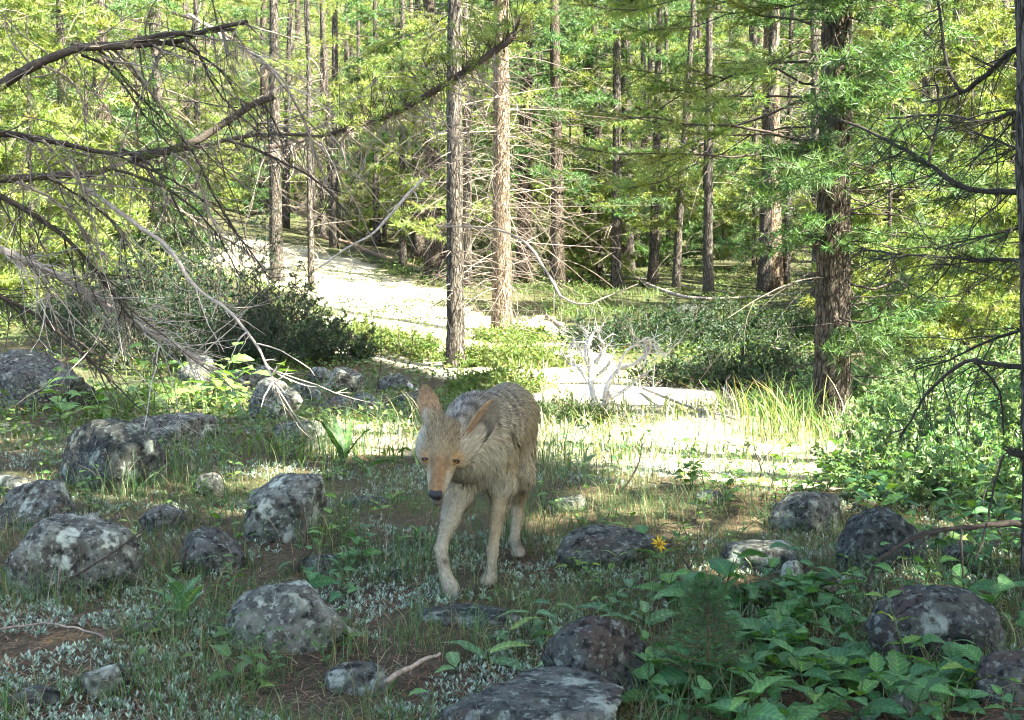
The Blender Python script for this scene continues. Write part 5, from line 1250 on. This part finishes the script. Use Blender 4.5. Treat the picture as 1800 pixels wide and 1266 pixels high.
    for it in range(3):
        s1 = np.zeros_like(V); cc = np.zeros(len(V))
        np.add.at(s1, E[:, 0], V[E[:, 1]]); np.add.at(s1, E[:, 1], V[E[:, 0]]); np.add.at(cc, E[:, 0], 1); np.add.at(cc, E[:, 1], 1)
        V = V * 0.5 + 0.5 * s1 / np.maximum(cc, 1)[:, None]
    fn = np.cross(V[Q[:, 2]] - V[Q[:, 0]], V[Q[:, 3]] - V[Q[:, 1]])
    cen = V[Q].mean(1)
    N = np.zeros_like(V)
    for j in range(4): np.add.at(N, Q[:, j], fn)
    N = unit(N)
    d1, _, _ = sdf(V + N * 0.004); d0, _, _ = sdf(V - N * 0.004)
    if np.mean(d1 > d0) < 0.5: Q = Q[:, ::-1]; N = -N; fn = -fn

    regs = [q['reg'] for q in prims]
    def pigment(p, nrm, reg):
        """coat colour (pigment of the animal) at body points, plus painted shade inside the ear"""
        reg = np.array([regs[k] for k in reg])
        l = p - eyes; lf = l @ f; lr = l @ r; lu = l @ u
        c = np.zeros((len(p), 3)); s = np.zeros(len(p))           # colour, share of dark-tipped hairs
        hl = np.zeros(len(p))                                     # hair length
        n1 = fbm(p * 22.0, 5, 3); n2 = fbm(p * 60.0, 9, 2)
        grey = np.array([0.37, 0.315, 0.215]); cream = np.array([0.53, 0.47, 0.345]); ruf = np.array([0.31, 0.180, 0.085]); buff = np.array([0.41, 0.32, 0.185])
        ta = (p - np.array([-0.098, 3.90, 0])) @ A; tl = (p - np.array([-0.098, 3.90, 0])) @ Lr
        top = sstep(0.36, 0.52, p[:, 2] - 0.03 * np.abs(n1))
        tor = np.isin(reg, ['torso', 'neck', 'shoulder', 'thigh', 'ruff'])
        c[:] = buff
        mixc = lambda a, b, t: a * (1 - t[:, None]) + b * t[:, None]
        body = mixc(np.broadcast_to(buff * 0.93, c.shape), np.broadcast_to(grey, c.shape), top)
        body = mixc(body, np.broadcast_to(cream, c.shape), sstep(0.34, 0.26, p[:, 2]) * 0.7)
        # dark wavy bands of the saddle, and the pale band behind the shoulder
        band = np.sin((ta * 1.0 + 0.35 * np.abs(tl) + 0.012 * n1) * 2 * pi / 0.085 + 3.2 * n1)
        bm = sstep(0.25, 0.85, band) * sstep(0.36, 0.44, p[:, 2]) * sstep(0.36, 0.24, ta)
        body = mixc(body, np.broadcast_to(np.array([0.11, 0.092, 0.072]), c.shape), bm * 0.9)
        pale = sstep(0.3, 0.9, -band) * sstep(0.33, 0.42, p[:, 2]) * sstep(0.34, 0.2, ta)
        body = mixc(body, np.broadcast_to(np.array([0.52, 0.47, 0.38]), c.shape), pale * 0.75)
        c[tor] = body[tor]; s[tor] = (0.44 * top + 0.16)[tor]; hl[tor] = 0.022
        m = reg == 'ruff'; c[m] = cream * 0.85; hl[m] = 0.026; s[m] = 0.04
        m = reg == 'neck'; c[m] = mixc(np.broadcast_to(np.array([0.45, 0.395, 0.29]), c.shape), body, top)[m]; hl[m] = 0.023
        m = reg == 'shoulder'; hl[m] = 0.020
        m = reg == 'thigh'; hl[m] = 0.020; c[m] = mixc(body, np.broadcast_to(buff, c.shape), np.full(len(p), 0.5))[m]
        m = reg == 'leg'; c[m] = np.array([0.42, 0.325, 0.195]); hl[m] = 0.0085; s[m] = 0.06
        lo_ = sstep(0.16, 0.05, p[:, 2])
        c[m] = mixc(c, np.broadcast_to(np.array([0.48, 0.41, 0.285]), c.shape), lo_)[m]
        m = reg == 'leg2'; c[m] = np.array([0.49, 0.42, 0.30]); hl[m] = 0.009; s[m] = 0.05
        m = (reg == 'leg2'); c[m] = mixc(c, np.broadcast_to(np.array([0.30, 0.24, 0.17]), c.shape), sstep(0.2, 0.24, p[:, 2]) * 0.35)[m]
        wr = np.linalg.norm(p - (J(783, 985, 3.575)), axis=1); c = mixc(c, np.broadcast_to(np.array([0.08, 0.06, 0.05]), c.shape), sstep(0.016, 0.006, wr) * 0.8)
        m = reg == 'paw'; c[m] = np.array([0.46, 0.39, 0.28]); hl[m] = 0.007
        m = reg == 'tail'; c[m] = np.array([0.52, 0.36, 0.16]); hl[m] = 0.045; s[m] = 0.15
        # head
        hd = np.isin(reg, ['face', 'cheek', 'lip', 'muzzle', 'jaw'])
        fc = np.broadcast_to(np.array([0.345, 0.255, 0.140]), c.shape).copy()
        fc = mixc(fc, np.broadcast_to(np.array([0.42, 0.36, 0.26]), c.shape), sstep(0.034, 0.056, np.abs(lr)) * sstep(0.02, -0.03, lf))
        rm = sstep(-0.006, 0.030, lf + 0.010 * n2) * sstep(-0.036, -0.020, lu + 0.10 * lf * 0.0) * sstep(1.0, 0.55, np.abs(lr) / (0.034 - 0.17 * np.clip(lf, 0, 0.1)) + 0.15 * n2)
        fc = mixc(fc, np.broadcast_to(ruf, c.shape), rm)
        ey = np.minimum(np.linalg.norm(np.stack([lf + 0.004, lr - 0.036, lu], -1), axis=1), np.linalg.norm(np.stack([lf + 0.004, lr + 0.036, lu], -1), axis=1))
        fc = mixc(fc, np.broadcast_to(np.array([0.46, 0.27, 0.12]), c.shape), sstep(0.026, 0.014, ey) * 0.8)
        wl = np.maximum(sstep(-0.022, -0.034, lu), sstep(0.017, 0.024, np.abs(lr)) * sstep(0.03, 0.05, lf)) * sstep(-0.01, 0.02, lf)
        fc = mixc(fc, np.broadcast_to(np.array([0.47, 0.415, 0.32]), c.shape), wl * 0.85)
        fc = mixc(fc, np.broadcast_to(np.array([0.58, 0.52, 0.42]), c.shape), sstep(-0.045, -0.06, lu) * sstep(0.02, -0.01, lf))
        c[hd] = fc[hd]
        hlen = 0.007 + 0.011 * sstep(0.0, -0.06, lf) + 0.004 * sstep(0.035, 0.06, np.abs(lr)) * sstep(0, -0.05, lf)
        hl[hd] = np.where(lf > 0.02, 0.0062, hlen)[hd]
        s[hd] = (0.5 * sstep(0.01, -0.03, lf) * sstep(-0.05, -0.01, lu) * sstep(0.055, 0.03, np.abs(lr)) + 0.03)[hd]
        for e_, right in ((earR, True), (earL, False)):
            q = p - e_['base']; la = q @ e_['a']; ln_ = nrm @ e_['n']; lw = q @ e_['w']
            m = (reg == 'ear') & (np.linalg.norm(q, axis=1) < 0.13)
            inner = sstep(0.1, 0.5, ln_)
            bk = mixc(np.broadcast_to(np.array([0.38, 0.245, 0.135]), c.shape), np.broadcast_to(np.array([0.33, 0.22, 0.13]), c.shape), sstep(0.05, 0.09, la) * 0.6)
            inn = mixc(np.broadcast_to(np.array([0.045, 0.036, 0.030]), c.shape), np.broadcast_to(np.array([0.24, 0.205, 0.155]), c.shape), sstep(0.012, 0.070, la))  # ear hollow darkened towards its base, a shadow painted into the colour
            rim = sstep(0.35, 0.75, -lw * np.sign(e_['w'][0]) / 0.03)
            inn = mixc(inn, np.broadcast_to(np.array([0.36, 0.22, 0.115]), c.shape), rim * 0.85)
            cc_ = mixc(bk, inn, inner)
            c[m] = cc_[m]; hl[m] = np.where(inner > 0.5, 0.008, 0.008)[m]; s[m] = 0.12; c[m] *= (1 + 0.30 * fbm(p * 130.0, 77, 2))[m][:, None]
        jm = (reg == 'jaw') & (lf > 0.02); c[jm] = np.array([0.30, 0.26, 0.20]); jm &= lf > 0.055; c[jm] = np.array([0.13, 0.105, 0.08])
        lk_ = sstep(0.010, 0.0, np.abs(np.abs(lr) - 0.021 + 0.25 * (lf - 0.012))) * sstep(0.0, 0.01, lf) * sstep(0.05, 0.02, lf) * sstep(-0.03, -0.015, lu); c[hd] = mixc(c, np.broadcast_to(np.array([0.16, 0.11, 0.07]), c.shape), lk_ * 0.6)[hd]
        c *= np.array([0.86, 0.87, 0.81])
        c *= (1 + 0.10 * n1 + 0.06 * n2)[:, None]
        return np.clip(c, 0.01, 1), s, hl
    _, rg, fl = sdf(V)
    colV, sV, hV = pigment(V, N, rg)
    # mouth line and dark gap
    l = V - eyes; lf = l @ f; lr = l @ r; lu = l @ u
    gap = (lf > 0.012) & (lf < 0.092) & (np.abs(lu + 0.0455 + 0.10 * (lf - 0.05)) < 0.0055)
    colV = colV * 0.75; colV[gap] = (0.012, 0.010, 0.009)
    base = np.array([-0.06, 3.95, gz((-0.06, 3.95))])
    root = thing('coyote', base, 'grizzled buff coyote with lowered head walking with one forepaw raised', 'coyote')
    t = NT('coyote skin'); skin = t.done(t.princ(t.attr(), 0.85, 0.1).outputs[0])
    body = link('body', mesh_np('coyote_body', V - base, Q, colV, True), skin, root)
    # ---- fur
    tri = np.concatenate([Q[:, [0, 1, 2]], Q[:, [0, 2, 3]]])
    ar = np.linalg.norm(np.cross(V[tri[:, 1]] - V[tri[:, 0]], V[tri[:, 2]] - V[tri[:, 0]]), axis=1)
    hmean = hV[tri].mean(1)
    head = np.isin(np.array([regs[k] for k in rg]), ['face', 'cheek', 'lip', 'muzzle', 'jaw', 'ear', 'paw', 'leg', 'leg2'])
    dens = ar * np.where(head[tri[:, 0]], 2.6, 1.0)
    NH = 150000
    pick = rng.choice(len(tri), NH, p=dens / dens.sum())
    b1 = rng.uniform(size=(NH, 1)); b2 = rng.uniform(size=(NH, 1)); sw = b1 + b2 > 1; b1[sw] = 1 - b1[sw]; b2[sw] = 1 - b2[sw]
    T = tri[pick]
    pt = V[T[:, 0]] * (1 - b1 - b2) + V[T[:, 1]] * b1 + V[T[:, 2]] * b2
    nm = unit(N[T[:, 0]] * (1 - b1 - b2) + N[T[:, 1]] * b1 + N[T[:, 2]] * b2)
    _, rg2, fl2 = sdf(pt)
    c, s, hl = pigment(pt, nm, rg2)
    # keep eyes, nose and mouth free of hair
    l = pt - eyes; lf = l @ f; lr = l @ r; lu = l @ u
    eye_pos = [H(0.0020, 0.0345, -0.003), H(0.0020, -0.0345, -0.003)]
    free = np.ones(NH, bool)
    for e_ in eye_pos: free &= np.linalg.norm((pt - e_) * 1.0, axis=1) > 0.0125
    free &= ~((lf > 0.098) & (lu > -0.034))
    free &= ~((lf > 0.015) & (lf < 0.092) & (np.abs(lu + 0.0455 + 0.10 * (lf - 0.05)) < 0.004))
    pt, nm, fl2, c, s, hl = (a_[free] for a_ in (pt, nm, fl2, c, s, hl)); K = len(pt)
    tang = fl2 - nm * np.einsum('ij,ij->i', fl2, nm)[:, None]
    tang = unit(tang + 1e-6)
    clump = fbm(pt * 45.0, 31, 2)[:, None]; clump2 = fbm(pt * 45.0 + 9.1, 33, 2)[:, None]
    bit = np.cross(nm, tang)
    from mathutils.kdtree import KDTree
    M = 17000; lk = rng.choice(K, M, replace=False); kd = KDTree(M)
    for i_, j_ in enumerate(lk): kd.insert(pt[j_], i_)
    kd.balance(); near = lk[np.array([kd.find(q_)[1] for q_ in pt])]
    lift = 0.36 + 0.12 * clump2 + 0.10 * rng.normal(size=(K, 1))
    d = unit(tang + nm * np.clip(lift, 0.12, 0.9) + bit * (0.45 * clump + 0.22 * rng.normal(size=(K, 1))))
    L = (hl * rng.uniform(0.65, 1.25, K))[:, None]
    d = unit(d * 0.55 + d[near] * 0.6 + 9.0 * (pt[near] - pt)); d2 = unit(d + tang * 0.35 + np.array([0, 0, -0.12]))
    wd = np.where(hl > 0.012, 0.0012, 0.00085)[:, None] * rng.uniform(0.7, 1.3, (K, 1))
    sdv = unit(np.cross(d, nm + 0.6 * rng.normal(size=(K, 3)))) * wd * 0.5
    m1 = pt + d * L * 0.55; tp = m1 + d2 * L * 0.5
    v = np.stack([pt - sdv, pt + sdv, m1 - sdv * 0.8, m1 + sdv * 0.8, tp], 1).reshape(-1, 3)
    o5 = np.arange(K)[:, None] * 5
    tr = np.concatenate([o5 + np.array([0, 1, 3]), o5 + np.array([0, 3, 2]), o5 + np.array([2, 3, 4])])
    dark = (rng.uniform(size=K) < s)[:, None]
    lv = rng.normal(size=(K, 1))[near]; vary = 1 + 0.14 * rng.normal(size=(K, 1)) + np.where(hl > 0.014, 0.19, 0.13)[:, None] * lv
    cr = c * np.clip(vary, 0.55, 1.5)
    ct = np.where(dark, np.array([0.05, 0.042, 0.035]), np.minimum(cr * 1.16 + 0.02, 0.85))
    cm = np.where(dark, cr * 0.55, cr)
    cols = np.stack([cr * 0.78, cr * 0.78, cm, cm, ct], 1).reshape(-1, 3)
    nrm5 = np.repeat(unit(nm + 0.35 * d)[:, None], 5, 1).reshape(-1, 3)
    t = NT('coyote fur')
    pr = t.princ(t.attr(), 0.7, 0.12)
    fm = t.done(pr.outputs[0])
    link('fur', mesh_np('coyote_fur', v - base, tr, np.clip(cols, 0.008, 1), True, nrm5), fm, root)
    # ---- eyes, nose, claws, whiskers
    t = NT('coyote iris'); cc = t.attr(); ir = t.done(t.princ(cc, 0.12, 0.5).outputs[0])
    for e_, sg in zip(eye_pos, (1, -1)):
        g = Geo(); lookd = unit(f * 0.62 + r * 0.30 * sg + u * 0.58)
        a = unit(np.cross(lookd, u)); b = np.cross(lookd, a)
        th = np.linspace(0, pi, 13); ph = np.arange(20) * 2 * pi / 20; R = 0.0112
        vv = [e_ + R * (lookd * cos(t_) + (a * cos(p_) + b * sin(p_)) * sin(t_)) for t_ in th for p_ in ph]
        cl = [((0.004, 0.003, 0.003) if t_ < 0.42 else ((0.42, 0.19, 0.04) if t_ < 1.02 else (0.02, 0.014, 0.010))) for t_ in th for p_ in ph]
        qq = [(i * 20 + j, i * 20 + (j + 1) % 20, (i + 1) * 20 + (j + 1) % 20, (i + 1) * 20 + j) for i in range(12) for j in range(20)]
        g.add(np.array(vv) - base, quads=qq, col=np.array(cl))
        link('eye', g.mesh('coyote_eye', True), ir, root)
        # dark rim of the lids, drawn out into the inner corner
        g = Geo(); pts = []
        for k in range(25):
            q_ = k * 2 * pi / 24; ex = 0.0128 * cos(q_); ez = 0.0078 * sin(q_) * (1.0 if sin(q_) < 0 else 0.72)
            ex2 = ex - 0.003 * max(0, -cos(q_)) ** 3
            pts.append(e_ + lookd * (0.0106 - 26 * ex2 * ex2) + (r * sg) * ex2 + u * (ez + 0.10 * ex2 - 0.0006) )
        g.tube(np.array(pts) - base, 0.0023, 6, (0.02, 0.015, 0.012), cap=False)
        link('eyelid', g.mesh('coyote_lid', True), ir, root)
    # nose pad with nostrils
    t = NT('coyote nose'); nz = t.done(t.princ(t.attr(), 0.55, 0.22, t.bump(t.noise(900, 2, 0.5, t.geo()), 0.4, 0.001)).outputs[0])
    th = np.linspace(0, pi, 19)[:, None]; ph = (np.arange(28) * 2 * pi / 28)[None]
    lx = 0.0160 * np.cos(th) + 0 * ph; ly = 0.0182 * np.sin(th) * np.cos(ph); lz = 0.0145 * np.sin(th) * np.sin(ph)
    ly = ly * (1 + 0.18 * np.clip(lz / 0.0125, -1, 1)); ncol = np.full(lx.shape + (3,), 0.018)
    for sg in (-1, 1):
        dn = np.sqrt((ly - sg * 0.0082) ** 2 + ((lz + 0.0005) * 1.3) ** 2); pit_ = np.exp(-(dn / 0.0034) ** 2) * (lx > 0)
        lx = lx - 0.0065 * pit_; ncol *= (1 - 0.8 * pit_)[..., None]
    lx = lx - 0.0025 * np.exp(-(ly / 0.0012) ** 2) * (lx > 0) * (lz < 0.002)
    nv = H(0.104, 0, -0.0185) + lx[..., None] * f + ly[..., None] * r + lz[..., None] * u
    qq = [(i * 28 + j, i * 28 + (j + 1) % 28, (i + 1) * 28 + (j + 1) % 28, (i + 1) * 28 + j) for i in range(18) for j in range(28)]
    g = Geo(); g.add(nv.reshape(-1, 3) - base, quads=qq, col=ncol.reshape(-1, 3)); link('nose', g.mesh('coyote_nose', True), nz, root)
    g = Geo()
    for q, fw in paws:
        g2 = Geo(); pts = [q - base, q + fw * 0.006 + np.array([0, 0, -0.001]) - base, q + fw * 0.012 + np.array([0, 0, -0.006]) - base]
        g2.tube(pts, [0.0026, 0.0020, 0.0005], 5, (0.03, 0.026, 0.022)); link('claw', g2.mesh('coyote_claw', True), nz, root)
    for sg in (-1, 1):
        for i in range(6):
            o_ = H(0.060 + 0.008 * (i % 3), sg * 0.021, -0.026 - 0.006 * (i // 3))
            g = Geo(); k = np.linspace(0, 1, 5)[:, None]
            g.tube(o_ + k * 0.05 * (r * sg * 0.85 - f * 0.5) - k ** 2 * 0.016 * u - base, [0.0004, 0.0004, 0.0003, 0.0003, 0.0001], 3, (0.05, 0.045, 0.04)); link('whisker', g.mesh('coyote_whisker'), nz, root)
    # inside of the mouth
    g = Geo(); g.tube([H(0.01, 0, -0.0425) - base, H(0.05, 0, -0.0450) - base, H(0.096, 0, -0.0500) - base], [0.016, 0.0145, 0.010], 10, (0.015, 0.010, 0.010))
    link('mouth', g.mesh('coyote_mouth', True), nz, root)
    return root
COYOTE = build_coyote()
